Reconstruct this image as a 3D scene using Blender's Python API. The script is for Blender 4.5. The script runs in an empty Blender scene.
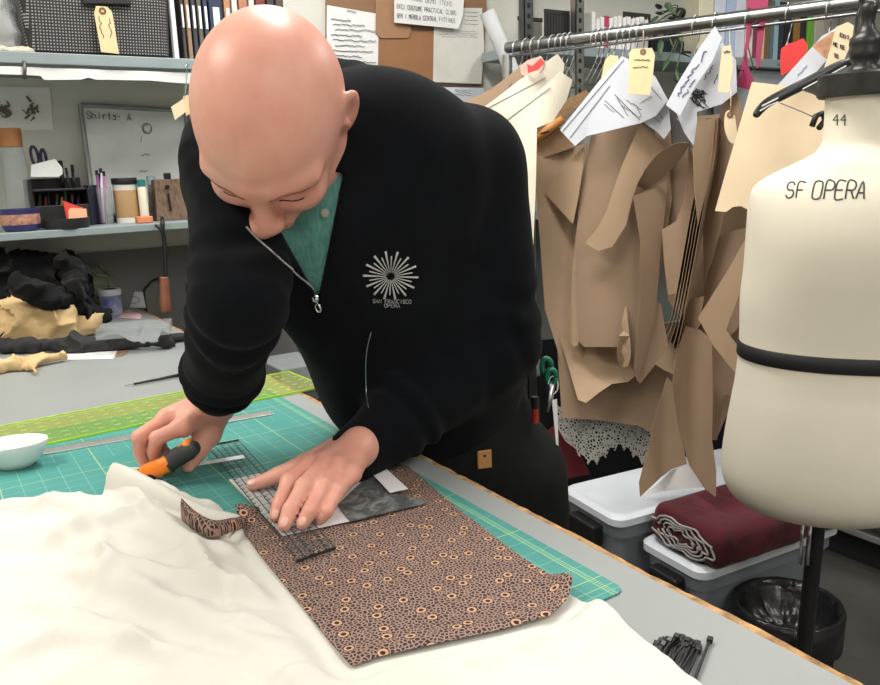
import bpy, bmesh, math, random
import numpy as np
from mathutils import Vector, Matrix, noise
from mathutils.bvhtree import BVHTree
from mathutils.geometry import delaunay_2d_cdt
random.seed(7)
SC = bpy.context.scene
COL = SC.collection
PI = math.pi
# ------------------------------------------------------------------ camera
FP, CX, CY = 800.0, 440.0, 342.5
PITCH, ROLL, AZ, CH = math.radians(12.4), math.radians(2.0), math.radians(33.0), 1.32
fw = np.array([math.sin(AZ)*math.cos(PITCH), math.cos(AZ)*math.cos(PITCH), -math.sin(PITCH)])
_r = np.array([math.cos(AZ), -math.sin(AZ), 0.0]); _u = np.cross(_r, fw)
rt = _r*math.cos(ROLL)-_u*math.sin(ROLL)
up = _u*math.cos(ROLL)+_r*math.sin(ROLL)
EYE = np.array([0, 0, CH])
def ray(x, y): return fw+rt*((x-CX)/FP)+up*((CY-y)/FP)
def onz(x, y, z): d = ray(x, y); return EYE+d*((z-CH)/d[2])
def ony(x, y, Y): d = ray(x, y); return EYE+d*(Y/d[1])
def onx(x, y, X): d = ray(x, y); return EYE+d*(X/d[0])
def at(x, y, t): return EYE+ray(x, y)*t
def onplane(x, y, p0, n):
    d = ray(x, y); n = np.array(n); return EYE+d*(((np.array(p0)-EYE)@n)/(d@n))
cd = bpy.data.cameras.new('camera'); cam = bpy.data.objects.new('camera', cd); COL.objects.link(cam)
cd.sensor_width = 36; cd.lens = 36*FP/880; cd.clip_start = .02
M3 = Matrix((tuple(rt), tuple(up), tuple(-fw))).transposed()
cam.matrix_world = Matrix.Translation(Vector(EYE)) @ M3.to_4x4()
SC.camera = cam
# ------------------------------------------------------------------ materials
def nd(nt, typ, **kw):
    n = nt.nodes.new(typ)
    for k, v in kw.items():
        if k.startswith('i_'): n.inputs[k[2:].replace('_', ' ')].default_value = v
        else: setattr(n, k, v)
    return n
def c4(c): return (c[0], c[1], c[2], 1.0)
def srgb(r, g, b):
    f = lambda v: (v/255/12.92 if v/255 <= .04045 else ((v/255+.055)/1.055)**2.4)
    return (f(r), f(g), f(b))
_mats = {}
def mat(name, col, rough=.6, metal=0, var=.12, vs=6., bump=0., bs=80., spec=.5, sss=0., trans=0., ior=1.45, alpha=1., sheen=0., col2=None, stretch=None, coat=0.):
    """principled material whose colour wanders with noise; optional fine bump"""
    if name in _mats: return _mats[name]
    m = bpy.data.materials.new(name); m.use_nodes = True; nt = m.node_tree
    b = nt.nodes['Principled BSDF']; L = nt.links.new
    tc = nd(nt, 'ShaderNodeTexCoord')
    src = tc.outputs['Object']
    if stretch:
        mp = nd(nt, 'ShaderNodeMapping'); mp.inputs['Scale'].default_value = stretch; L(src, mp.inputs[0]); src = mp.outputs[0]
    nz = nd(nt, 'ShaderNodeTexNoise', i_Scale=vs, i_Detail=6.0, i_Roughness=.6); L(src, nz.inputs['Vector'])
    cr = nd(nt, 'ShaderNodeValToRGB'); e = cr.color_ramp.elements
    e[0].position, e[1].position = .3, .7
    c2 = col2 or tuple(min(1, v*(1+var)) for v in col); c1 = col if col2 else tuple(v*(1-var) for v in col)
    e[0].color, e[1].color = c4(c1), c4(c2)
    L(nz.outputs['Fac'], cr.inputs[0]); L(cr.outputs[0], b.inputs['Base Color'])
    b.inputs['Roughness'].default_value = rough; b.inputs['Metallic'].default_value = metal
    b.inputs['Specular IOR Level'].default_value = spec; b.inputs['IOR'].default_value = ior
    if coat: b.inputs['Coat Weight'].default_value = coat
    if trans: b.inputs['Transmission Weight'].default_value = trans
    if alpha < 1: b.inputs['Alpha'].default_value = alpha
    if sheen:
        b.inputs['Sheen Weight'].default_value = sheen; b.inputs['Sheen Roughness'].default_value = .5
    if sss:
        b.inputs['Subsurface Weight'].default_value = sss; b.inputs['Subsurface Radius'].default_value = (.012, .005, .003); b.inputs['Subsurface Scale'].default_value = 1.0
    if bump:
        n2 = nd(nt, 'ShaderNodeTexNoise', i_Scale=bs, i_Detail=4.0); L(src, n2.inputs['Vector'])
        bp = nd(nt, 'ShaderNodeBump', i_Strength=bump, i_Distance=.003); L(n2.outputs['Fac'], bp.inputs['Height']); L(bp.outputs[0], b.inputs['Normal'])
    _mats[name] = m
    return m
def M(nt, op, a, b=None, c=None):
    n = nt.nodes.new('ShaderNodeMath'); n.operation = op
    for i, v in enumerate((a, b, c)):
        if v is None: continue
        if hasattr(v, 'is_linked') or hasattr(v, 'links'): nt.links.new(v, n.inputs[i])
        else: n.inputs[i].default_value = v
    return n.outputs[0]
def lines(nt, v, period, width, off=0.):
    a = M(nt, 'DIVIDE', M(nt, 'SUBTRACT', v, off-period/2), period)
    return M(nt, 'LESS_THAN', M(nt, 'ABSOLUTE', M(nt, 'SUBTRACT', M(nt, 'FRACT', a), .5)), width/2/period)
def mixc(nt, fac, a, b):
    n = nt.nodes.new('ShaderNodeMix'); n.data_type = 'RGBA'
    for idx, v in ((0, fac), (6, a), (7, b)):
        if hasattr(v, 'links'): nt.links.new(v, n.inputs[idx])
        else: n.inputs[idx].default_value = v if idx == 0 else c4(v)
    return n.outputs[2]
# ------------------------------------------------------------------ objects
def tag(o, label=None, cat=None, group=None, kind=None):
    if label: o['label'] = label
    if cat: o['category'] = cat
    if group: o['group'] = group
    if kind: o['kind'] = kind
    return o
def origin_of(o):
    p = Vector((0, 0, 0))
    while o is not None: p = p+o.location; o = o.parent
    return p
def thing(name, label, cat, loc, group=None):
    o = bpy.data.objects.new(name, None); COL.objects.link(o); o.empty_display_size = .05
    o.location = Vector(loc); tag(o, label, cat, group); return o
def link_mesh(name, verts, faces, material, parent=None, smooth=False, label=None, cat=None, group=None, kind=None, solid=0., offset=0., bevel=0., origin=None, subsurf=0, autosmooth=None):
    verts = np.asarray(verts, dtype=float)
    if parent is not None: org = np.array(origin_of(parent))
    elif origin is not None: org = np.array(origin)
    else:
        lo, hi = verts.min(0), verts.max(0); org = np.array([(lo[0]+hi[0])/2, (lo[1]+hi[1])/2, lo[2]])
    me = bpy.data.meshes.new(name)
    if isinstance(faces, np.ndarray):
        v = (verts-org).astype(np.float32); nf, k = faces.shape
        me.vertices.add(len(v)); me.vertices.foreach_set('co', v.ravel())
        me.loops.add(nf*k); me.loops.foreach_set('vertex_index', faces.astype(np.int32).ravel())
        me.polygons.add(nf); me.polygons.foreach_set('loop_start', np.arange(0, nf*k, k, dtype=np.int32))
        me.update(calc_edges=True)
    else:
        me.from_pydata([tuple(q) for q in (verts-org)], [], [tuple(int(i) for i in f) for f in faces])
    me.validate(); me.update()
    if smooth: me.polygons.foreach_set('use_smooth', [True]*len(me.polygons))
    if autosmooth:
        try: me.set_sharp_from_angle(angle=math.radians(autosmooth))
        except Exception: pass
    if material: me.materials.append(material)
    o = bpy.data.objects.new(name, me); COL.objects.link(o)
    if parent is not None: o.parent = parent
    else: o.location = Vector(org)
    if bevel:
        md = o.modifiers.new('bevel', 'BEVEL'); md.width = bevel; md.segments = 2; md.limit_method = 'ANGLE'
    if solid:
        md = o.modifiers.new('solid', 'SOLIDIFY'); md.thickness = solid; md.offset = offset
        if smooth: md = o.modifiers.new('crisp_rim', 'EDGE_SPLIT'); md.split_angle = math.radians(50)
    if subsurf:
        md = o.modifiers.new('sub', 'SUBSURF'); md.levels = subsurf; md.render_levels = subsurf
    tag(o, label, cat, group, kind); return o
class MB:
    def __init__(s): s.v = []; s.f = []
    def add(s, v, f):
        n = len(s.v); s.v += [tuple(float(c) for c in q) for q in v]; s.f += [tuple(i+n for i in g) for g in f]; return s
    def box(s, lo, hi):
        x0, y0, z0 = lo; x1, y1, z1 = hi
        return s.add([(x0, y0, z0), (x1, y0, z0), (x1, y1, z0), (x0, y1, z0), (x0, y0, z1), (x1, y0, z1), (x1, y1, z1), (x0, y1, z1)],
                     [(0, 3, 2, 1), (4, 5, 6, 7), (0, 1, 5, 4), (1, 2, 6, 5), (2, 3, 7, 6), (3, 0, 4, 7)])
    def obox(s, c, ax, ay, az):
        """box from centre and three half-extent vectors"""
        c, ax, ay, az = map(np.array, (c, ax, ay, az)); v = [c+i*ax+j*ay+k*az for k in (-1, 1) for j in (-1, 1) for i in (-1, 1)]
        return s.add(v, [(0, 2, 3, 1), (4, 5, 7, 6), (0, 1, 5, 4), (1, 3, 7, 5), (3, 2, 6, 7), (2, 0, 4, 6)])
    def tube(s, path, r, n=10, cap=True, flat=None):
        P = [Vector(tuple(p)) for p in path]; R = r if hasattr(r, '__len__') else [r]*len(P)
        t0 = (P[1]-P[0]).normalized(); a = t0.orthogonal().normalized(); rings = []
        for i, p in enumerate(P):
            t = (P[min(i+1, len(P)-1)]-P[max(i-1, 0)]).normalized()
            a = (a-t*a.dot(t)); a = a.normalized() if a.length > 1e-6 else t.orthogonal().normalized()
            b = t.cross(a); rings.append([p+(a*math.cos(2*PI*k/n)+b*math.sin(2*PI*k/n))*R[i] for k in range(n)])
        v = [q for g in rings for q in g]; f = []
        for i in range(len(P)-1):
            for k in range(n): f.append((i*n+k, i*n+(k+1) % n, (i+1)*n+(k+1) % n, (i+1)*n+k))
        if cap: f.append(tuple(range(n))[::-1]); f.append(tuple((len(P)-1)*n+k for k in range(n)))
        return s.add(v, f)
    def lathe(s, prof, c=(0, 0, 0), n=32, sx=1., sy=1., axis=None, closed=False):
        v = []; f = []; A = Vector((0, 0, 1)) if axis is None else Vector(axis).normalized()
        q = A.to_track_quat('Z', 'Y') if axis is not None else None
        for (r, z) in prof:
            for k in range(n):
                p = Vector((r*sx*math.cos(2*PI*k/n), r*sy*math.sin(2*PI*k/n), z))
                if q: p = q @ p
                v.append(p+Vector(c))
        for i in range(len(prof)-1):
            for k in range(n): f.append((i*n+k, i*n+(k+1) % n, (i+1)*n+(k+1) % n, (i+1)*n+k))
        if not closed:
            if prof[0][0] > 1e-5: f.append(tuple(range(n))[::-1])
            if prof[-1][0] > 1e-5: f.append(tuple((len(prof)-1)*n+k for k in range(n)))
        return s.add(v, f)
    def build(s, name, m, parent=None, **kw): return link_mesh(name, s.v, s.f, m, parent, **kw)
def box(name, lo, hi, m, parent=None, bevel=.002, **kw): return MB().box(lo, hi).build(name, m, parent, bevel=bevel, **kw)
def smooth_path(P, n=8, closed=False):
    """Catmull-Rom through points"""
    P = [np.array(p, float) for p in P]; out = []; N = len(P)
    rng = range(N) if closed else range(N-1)
    for i in rng:
        if closed: a, b, c, d = P[(i-1) % N], P[i], P[(i+1) % N], P[(i+2) % N]
        else: a, b, c, d = P[max(i-1, 0)], P[i], P[i+1], P[min(i+2, N-1)]
        for k in range(n):
            t = k/n; out.append(.5*((2*b)+(-a+c)*t+(2*a-5*b+4*c-d)*t*t+(-a+3*b-3*c+d)*t**3))
    if not closed: out.append(P[-1])
    return out
def densify(P, step):
    out = []
    for i in range(len(P)):
        a, b = np.array(P[i], float), np.array(P[(i+1) % len(P)], float); n = max(1, int(np.linalg.norm(b-a)/step))
        for k in range(n): out.append(a+(b-a)*k/n)
    return out
def poly2d(P, step):
    """triangulated polygon with interior points"""
    B = densify(P, step); nb = len(B); arr = np.array(B); lo, hi = arr.min(0), arr.max(0)
    pts = [Vector((float(p[0]), float(p[1]))) for p in B]
    gx = np.arange(lo[0]+step*.5, hi[0], step); gy = np.arange(lo[1]+step*.5, hi[1], step)
    X, Y = np.meshgrid(gx, gy); X = X+((np.arange(len(gy)) % 2)*step*.5)[:, None]
    Q = np.stack([X.ravel(), Y.ravel()], 1); ins = np.zeros(len(Q), bool); dmin = np.full(len(Q), 1e9)
    for i in range(nb):
        a, b = arr[i], arr[(i+1) % nb]
        c = ((a[1] > Q[:, 1]) != (b[1] > Q[:, 1])); den = (b[1]-a[1]) if abs(b[1]-a[1]) > 1e-12 else 1e-12
        ins ^= c & (Q[:, 0] < (b[0]-a[0])*(Q[:, 1]-a[1])/den+a[0])
        dmin = np.minimum(dmin, np.hypot(Q[:, 0]-a[0], Q[:, 1]-a[1]))
    for q in Q[ins & (dmin > step*.5)]: pts.append(Vector((float(q[0]), float(q[1]))))
    res = delaunay_2d_cdt(pts, [(i, (i+1) % nb) for i in range(nb)], [list(range(nb))], 1, 1e-7)
    return np.array([(v[0], v[1]) for v in res[0]]), [tuple(f) for f in res[2]]
def sheet(name, P, step, fn, m, parent=None, thick=.0006, smooth=True, **kw):
    """curved sheet: outline P in 2-D, fn maps each 2-D point to the room"""
    V, F = poly2d(P, step); W = [fn(x, y) for x, y in V]
    return link_mesh(name, W, F, m, parent, smooth=smooth, solid=thick, offset=0., **kw)
def copy_thing(o, loc, rz=0., label=None, parent=None, scale=None):
    c = o.copy(); COL.objects.link(c)
    if parent is not None: c.parent = parent
    else:
        c.location = loc; c.rotation_euler = (0, 0, rz)
        if label: c['label'] = label
        if scale: c.scale = scale
    for ch in list(o.children):
        copy_thing(ch, None, parent=c)
    return c
# hand-lettered strokes on a 4 x 6 cell
GL = {'A': ['00 26 40', '12 32'], 'B': ['00 06 36 45 43 33 03', '33 42 41 30 00'], 'C': ['45 36 16 05 01 10 30 41'], 'D': ['00 06 26 44 42 20 00'], 'E': ['46 06 00 40', '03 33'],
      'F': ['46 06 00', '03 33'], 'G': ['45 36 16 05 01 10 30 41 43 23'], 'H': ['00 06', '40 46', '03 43'], 'I': ['20 26'], 'K': ['00 06', '46 03 40'], 'L': ['06 00 40'],
      'M': ['00 06 23 46 40'], 'N': ['00 06 40 46'], 'O': ['16 05 01 10 30 41 45 36 16'], 'P': ['00 06 36 45 44 33 03'], 'R': ['00 06 36 45 44 33 03', '23 40'],
      'S': ['45 36 16 05 04 13 33 42 41 30 10 01'], 'T': ['06 46', '26 20'], 'U': ['06 01 10 30 41 46'], 'V': ['06 20 46'], 'X': ['00 46', '06 40'], '-': ['13 33'],
      '4': ['36 03 43', '36 30'], 'i': ['20 24', '25 26'], 'r': ['10 14', '13 24 34'], 't': ['26 21 30', '14 34'], 'h': ['00 06', '03 14 34 40'], 's': ['44 14 13 33 32 30 00'], 'e': ['02 42 34 14 02 10 40'],
      'w': ['04 10 22 30 44'], '1': ['05 16 10'], ' ': [], '/': ['00 46'], '?': ['05 16 36 45 23 22', '20 21'], 'Y': ['06 23 46', '23 20'], 'W': ['06 10 23 30 46']}
def strokes(text, h, gap=1.6, slant=0.):
    """list of 2-D polylines, text centred on 0"""
    u = h/6; out = []; w = len(text)*(4+gap)*u-gap*u; x0 = -w/2
    for ch in text:
        for s in GL.get(ch, []):
            out.append([(x0+int(p[0])*u+slant*int(p[1])*u, int(p[1])*u-h/2) for p in s.split()])
        x0 += (4+gap)*u
    return out
def write(name, lines2d, place, m, parent, r=.0004, n=4, **kw):
    mb = MB()
    for ln in lines2d:
        pts = [place(a, b) for a, b in ln]
        if len(pts) > 1: mb.tube(pts, r, n=n)
    return mb.build(name, m, parent, smooth=True, **kw)
# ------------------------------------------------------------------ palette
WALL = mat('wall_paint', srgb(206, 205, 196), .8, var=.05, vs=2.5, bump=.08, bs=60)
WALL_LOW = mat('wall_paint_grey', srgb(112, 113, 110), .7, var=.06, vs=3)
FLOORM = mat('floor_vinyl', srgb(84, 82, 78), .55, var=.2, vs=4, bump=.1, bs=30)
CEILM = mat('ceiling_tile', srgb(225, 223, 216), .9, var=.04, bump=.2, bs=120)
SHELFM = mat('shelf_paint', srgb(138, 150, 152), .45, var=.06, vs=9)
STEEL = mat('brushed_steel', (.55, .56, .57), .3, 1., var=.1, vs=20)
DSTEEL = mat('dark_steel', (.12, .125, .13), .45, .8, var=.2, vs=20)
CHROME = mat('chrome', (.75, .76, .78), .14, 1., var=.04)
BLACKP = mat('black_plastic', (.012, .012, .013), .4, var=.2)
WHITEP = mat('white_plastic', srgb(215, 218, 222), .35, var=.03)
PAPER = mat('white_paper', srgb(226, 225, 224), .8, var=.03, vs=12)
CREAMP = mat('cream_card', srgb(226, 205, 172), .8, var=.05, vs=10)
INK = mat('ink', (.02, .02, .025), .6)
GREYINK = mat('grey_ink', (.13, .13, .14), .7)
YW = 2.62
def struct(name, lo, hi, m): return tag(MB().box(lo, hi).build(name, m), kind='structure')
struct('floor', (-2.2, -2.6, -.05), (5.2, YW+.1, 0), FLOORM)
struct('ceiling', (-2.2, -2.6, 2.85), (5.2, YW+.1, 2.9), CEILM)
struct('wall_back', (-2.2, YW, 0), (5.2, YW+.1, 2.85), WALL)
struct('wall_left', (-2.3, -2.6, 0), (-2.2, YW+.1, 2.85), WALL)
struct('wall_right', (5.2, -2.6, 0), (5.3, YW+.1, 2.85), WALL)
struct('wall_front', (-2.2, -2.7, 0), (5.2, -2.6, 2.85), WALL)
struct('trim_1', (-2.2, YW-.012, 0), (5.2, YW, 1.10), WALL_LOW)
# ceiling lights: housings with glowing diffusers, lamps just below them
GLOW = bpy.data.materials.new('lamp_diffuser'); GLOW.use_nodes = True
_b = GLOW.node_tree.nodes['Principled BSDF']; _b.inputs['Base Color'].default_value = (.9, .9, .88, 1); _b.inputs['Emission Color'].default_value = (1, .96, .9, 1); _b.inputs['Emission Strength'].default_value = 3
def fixture(x, y, power, long_x=False, sx=1.2, sy=.35, col=(1, .98, .945)):
    if long_x: hx, hy = sx/2, sy/2
    else: hx, hy = sy/2, sx/2
    t = thing('ceiling_light', 'long white fluorescent ceiling light with a glowing diffuser', 'light', (x, y, 2.78), 'fluorescent ceiling lights')
    box('housing', (x-hx, y-hy, 2.80), (x+hx, y+hy, 2.85), WHITEP, t)
    box('diffuser', (x-hx+.02, y-hy+.02, 2.785), (x+hx-.02, y+hy-.02, 2.80), GLOW, t)
    l = bpy.data.lights.new('lamp', 'AREA'); l.shape = 'RECTANGLE'; l.size = 2*hx; l.size_y = 2*hy; l.energy = power; l.color = col
    o = bpy.data.objects.new('lamp', l); COL.objects.link(o); o.location = (0, 0, -.005); o.parent = t
    return t
fixture(-.9, 1.5, 34, col=(1, .95, .86))
fixture(.85, 1.5, 38)
fixture(-1.2, -.4, 5)
fixture(-.2, -2.0, 36)  # added behind the camera to brighten the wall below the upper shelf
fixture(.8, -.8, 8)
fixture(2.7, 1.2, 19)
fixture(2.2, -.7, 20)
w = bpy.data.worlds.new('world'); SC.world = w; w.use_nodes = True
w.node_tree.nodes['Background'].inputs[0].default_value = (.9, .95, 1, 1); w.node_tree.nodes['Background'].inputs[1].default_value = .3
SC.view_settings.view_transform = 'Standard'; SC.view_settings.look = 'None'; SC.view_settings.gamma = 1; SC.view_settings.exposure = 0.0
try: SC.view_settings.use_curve_mapping = False
except Exception: pass
# ------------------------------------------------------------------ cutting table
LAM = mat('grey_laminate', srgb(146, 150, 149), .42, var=.05, vs=5, spec=.4)
PB = mat('particle_board', srgb(112, 80, 52), .85, col2=srgb(204, 162, 112), vs=48, bump=.8, bs=160)
TZ = .92
table = thing('cutting_table', 'long grey laminate cutting table with chipped particle board edge', 'table', (-.15, 1.1, 0))
TX0, TX1, TY0, TY1 = -.95, .568, -.3, 2.6
box('tabletop', (TX0, TY0, TZ-.004), (TX1-.013, TY1, TZ), LAM, table, bevel=.001)
# board under the laminate with a ragged worn front edge
mb = MB(); n = 360; v = []
for i in range(n+1):
    y = TY0+(TY1-TY0)*i/n; e = TX1+.004*noise.noise((y*9, 0, 0))-.0035*max(0, noise.noise((y*45, 3, 0)))
    zt = TZ-.0015+.001*noise.noise((y*60, 7, 0))
    v += [(TX0, y, TZ-.0045), (TX1-.0125, y, TZ-.0045), (TX1-.0125, y, zt), (e-.003, y, zt-.001), (e, y, zt-.005), (TX1-.002, y, TZ-.034), (TX0, y, TZ-.034)]
f = []
for i in range(n):
    for k in range(7): f.append((i*7+k, i*7+(k+1) % 7, (i+1)*7+(k+1) % 7, (i+1)*7+k))
f += [tuple(range(7))[::-1], tuple(n*7+k for k in range(7))]
mb.add(v, f); mb.build('board_edge', PB, table, label='brown particle board edge')
WOODL = mat('painted_wood', srgb(96, 92, 86), .6, vs=12)
for (x, y) in ((TX0+.05, TY0+.05), (TX1-.12, TY0+.05), (TX0+.05, TY1-.1), (TX1-.12, TY1-.1), (TX0+.05, 1.1), (TX1-.12, 1.3)):
    box('leg', (x, y, 0), (x+.07, y+.07, TZ-.034), WOODL, table)
box('lower_shelf', (TX0+.04, TY0+.06, .22), (TX1-.06, TY1-.04, .245), WOODL, table)
box('apron', (TX1-.07, TY0+.04, TZ-.12), (TX1-.05, TY1-.02, TZ-.034), WOODL, table)
# ------------------------------------------------------------------ soft-form modelling: blended round cones meshed with surface nets
def V3(p): return np.array(p, dtype=np.float32)
def d_cone(P, a, b, ra, rb):
    a, b = V3(a), V3(b); ba = b-a; t = np.clip(((P-a)@ba)/max(float(ba@ba), 1e-9), 0, 1)
    return np.sqrt((((P-a)-t[:, None]*ba)**2).sum(1))-(ra+(rb-ra)*t)
def d_ell(P, c, A, r):
    """A: rows are the three axes"""
    q = (P-V3(c))@np.array(A, np.float32).T; r = V3(r)
    k0 = np.sqrt(((q/r)**2).sum(1)); k1 = np.sqrt(((q/(r*r))**2).sum(1))+1e-6
    return k0*(k0-1)/k1
def smin(a, b, k):
    h = np.clip(.5+.5*(b-a)/k, 0, 1); return b+(a-b)*h-k*h*(1-h)
def smax(a, b, k): return -smin(-a, -b, k)
def d_path(P, pts, rs, k=0.):
    d = None
    for i in range(len(pts)-1):
        e = d_cone(P, pts[i], pts[i+1], rs[i], rs[i+1]); d = e if d is None else (smin(d, e, k) if k else np.minimum(d, e))
    return d
def near(P, c, rad, fn):
    """evaluate fn only inside a ball; outside give the distance to the ball"""
    q = np.sqrt(((P-V3(c))**2).sum(1)); out = (q-rad+.03).astype(np.float32); i = q < rad
    if i.any(): out[i] = fn(P[i])
    return out
_rng = np.random.RandomState(5); _perm = _rng.permutation(512).astype(np.int64); _val = _rng.uniform(-1, 1, 512).astype(np.float32)
def vnoise(P):
    i = np.floor(P).astype(np.int64); f = (P-i).astype(np.float32); f = f*f*(3-2*f); out = 0
    for dx in (0, 1):
        for dy in (0, 1):
            for dz in (0, 1):
                h = _val[_perm[(_perm[(_perm[(i[:, 0]+dx) & 511]+i[:, 1]+dy) & 511]+i[:, 2]+dz) & 511]]
                out = out+h*(f[:, 0] if dx else 1-f[:, 0])*(f[:, 1] if dy else 1-f[:, 1])*(f[:, 2] if dz else 1-f[:, 2])
    return out
def sdf_mesh(fn, lo, hi, h, B=5):
    lo, hi = np.array(lo, float), np.array(hi, float); nb = np.maximum(1, np.ceil((hi-lo)/(h*B)).astype(int)); n = nb*B
    G = np.meshgrid(*[np.arange(k) for k in nb], indexing='ij'); idx = np.stack([g.ravel() for g in G], 1)
    cen = (lo+(idx*B+(B-1)/2)*h).astype(np.float32)
    dc = np.concatenate([fn(cen[i:i+400000]) for i in range(0, len(cen), 400000)])
    act = np.abs(dc) < h*B*1.25+.004
    D = np.repeat(np.repeat(np.repeat(np.where(dc > 0, 1, -1).astype(np.float32).reshape(nb), B, 0), B, 1), B, 2)
    off = np.stack([g.ravel() for g in np.meshgrid(*[np.arange(B)]*3, indexing='ij')], 1); ids = idx[act]
    for s in range(0, len(ids), 4000):
        cc = (ids[s:s+4000, None, :]*B+off[None]).reshape(-1, 3); D[cc[:, 0], cc[:, 1], cc[:, 2]] = fn((lo+cc*h).astype(np.float32))
    S = D < 0; cnt = np.zeros(tuple(n-1), np.uint8); sl = lambda d, k: slice(d, k-1+d)
    for dx in (0, 1):
        for dy in (0, 1):
            for dz in (0, 1): cnt += S[sl(dx, n[0]), sl(dy, n[1]), sl(dz, n[2])]
    cell = np.argwhere((cnt > 0) & (cnt < 8)); del cnt
    vid = -np.ones(tuple(n-1), np.int32); vid[cell[:, 0], cell[:, 1], cell[:, 2]] = np.arange(len(cell))
    acc = np.zeros((len(cell), 3)); num = np.zeros(len(cell))
    cor = [(dx, dy, dz) for dx in (0, 1) for dy in (0, 1) for dz in (0, 1)]
    val = {c: D[cell[:, 0]+c[0], cell[:, 1]+c[1], cell[:, 2]+c[2]] for c in cor}
    for a in cor:
        for ax in range(3):
            if a[ax]: continue
            b = list(a); b[ax] = 1; b = tuple(b); va, vb = val[a], val[b]; m = (va < 0) != (vb < 0)
            t = np.zeros(len(cell)); t[m] = va[m]/(va[m]-vb[m]); p = np.tile(np.array(a, float), (len(cell), 1)); p[:, ax] += t
            acc[m] += p[m]; num[m] += 1
    verts = lo+(cell+acc/num[:, None])*h
    quads = []
    for ax in range(3):
        s0 = [slice(0, k) for k in n]; s1 = list(s0); s0[ax] = slice(0, n[ax]-1); s1[ax] = slice(1, n[ax])
        e = np.argwhere(S[tuple(s0)] != S[tuple(s1)]); u, v = (ax+1) % 3, (ax+2) % 3
        e = e[(e[:, u] > 0) & (e[:, v] > 0) & (e[:, u] < n[u]-1) & (e[:, v] < n[v]-1)]
        ins = S[e[:, 0], e[:, 1], e[:, 2]]
        def at_(du, dv): q = e.copy(); q[:, u] -= du; q[:, v] -= dv; return vid[q[:, 0], q[:, 1], q[:, 2]]
        q = np.stack([at_(1, 1), at_(0, 1), at_(0, 0), at_(1, 0)], 1); q[~ins] = q[~ins][:, ::-1]; quads.append(q)
    F = np.concatenate(quads); return verts, F[(F >= 0).all(1)]
def soft(name, fn, lo, hi, h, m, parent=None, relax=1, **kw):
    v, f = sdf_mesh(fn, lo, hi, h)
    for _ in range(relax):      # one light smoothing pass takes the grid out of the surface
        s = np.zeros_like(v); c = np.zeros(len(v))
        for k in range(4):
            a, b = f[:, k], f[:, (k+1) % 4]
            for x in range(3): s[:, x] += np.bincount(a, v[b, x], len(v))+np.bincount(b, v[a, x], len(v))
            c += np.bincount(a, minlength=len(v))+np.bincount(b, minlength=len(v))
        v = .5*v+.5*s/np.maximum(c, 1)[:, None]
    return link_mesh(name, v, f, m, parent, smooth=True, **kw), v, f
def bvh(v, f): return BVHTree.FromPolygons([tuple(map(float, p)) for p in v], [tuple(int(i) for i in g) for g in f])
def hit(tree, x, y, off=.001):
    """where the line of sight through (x, y) meets a surface: the point lifted off it, and its normal"""
    d = Vector(ray(x, y)).normalized(); p, nrm, i, t = tree.ray_cast(Vector(EYE), d)
    if p is None: return None, None
    if nrm.dot(d) > 0: nrm = -nrm
    return p+nrm*off, nrm
# ------------------------------------------------------------------ the person
SKIN = mat('skin', srgb(216, 150, 132), .40, var=.0, vs=14, col2=srgb(226, 168, 150), bump=.06, bs=260, sss=.12, spec=.45)
JACK = mat('black_fleece', srgb(14, 16, 20), .95, var=.25, vs=14, bump=.2, bs=420, sheen=.03, spec=.12)
TROU = mat('black_denim', srgb(22, 24, 23), .85, var=.3, vs=20, bump=.25, bs=500, spec=.2)
TEAL = mat('teal_knit', srgb(62, 118, 112), .9, col2=srgb(98, 148, 140), vs=260, stretch=(1, 1, .25), bump=.2, bs=300)
NAIL = mat('nail', srgb(226, 176, 160), .3, var=.03)
def nrmz(v): v = np.array(v, float); return v/np.linalg.norm(v)
person = thing('person', 'bald person in black zip jacket leaning over the table with a cutter', 'person', (.76, 1.12, 0))
# --- head frame: pitched down, turned a little to his right
HC = at(270, 118, .885)
_B = nrmz((-ray(268, 99)[0], -ray(268, 99)[1], 0)); _Z = np.array([0, 0, 1.]); _Lw = np.cross(_B, _Z)*-1
th, ps, ro = math.radians(66), math.radians(32), math.radians(23)
_Lw = np.cross(_Z, _B)                       # towards image right
F0 = math.cos(th)*_B-math.sin(th)*_Z; U0 = math.sin(th)*_B+math.cos(th)*_Z
HF = F0*math.cos(ps)-_Lw*math.sin(ps); HL = _Lw*math.cos(ps)+F0*math.sin(ps); HU = U0
def _rot(v, a, ang): v = np.array(v); return v*math.cos(ang)+np.cross(a, v)*math.sin(ang)+a*(a@v)*(1-math.cos(ang))
HF, HL, HU = (_rot(v, _B, ro) for v in (HF, HL, HU))
HA = np.stack([HF, HL, HU])
NECK = at(318, 150, 1.0)
def hd(x, y, z): return HC+HF*x+HL*y+HU*z
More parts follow.
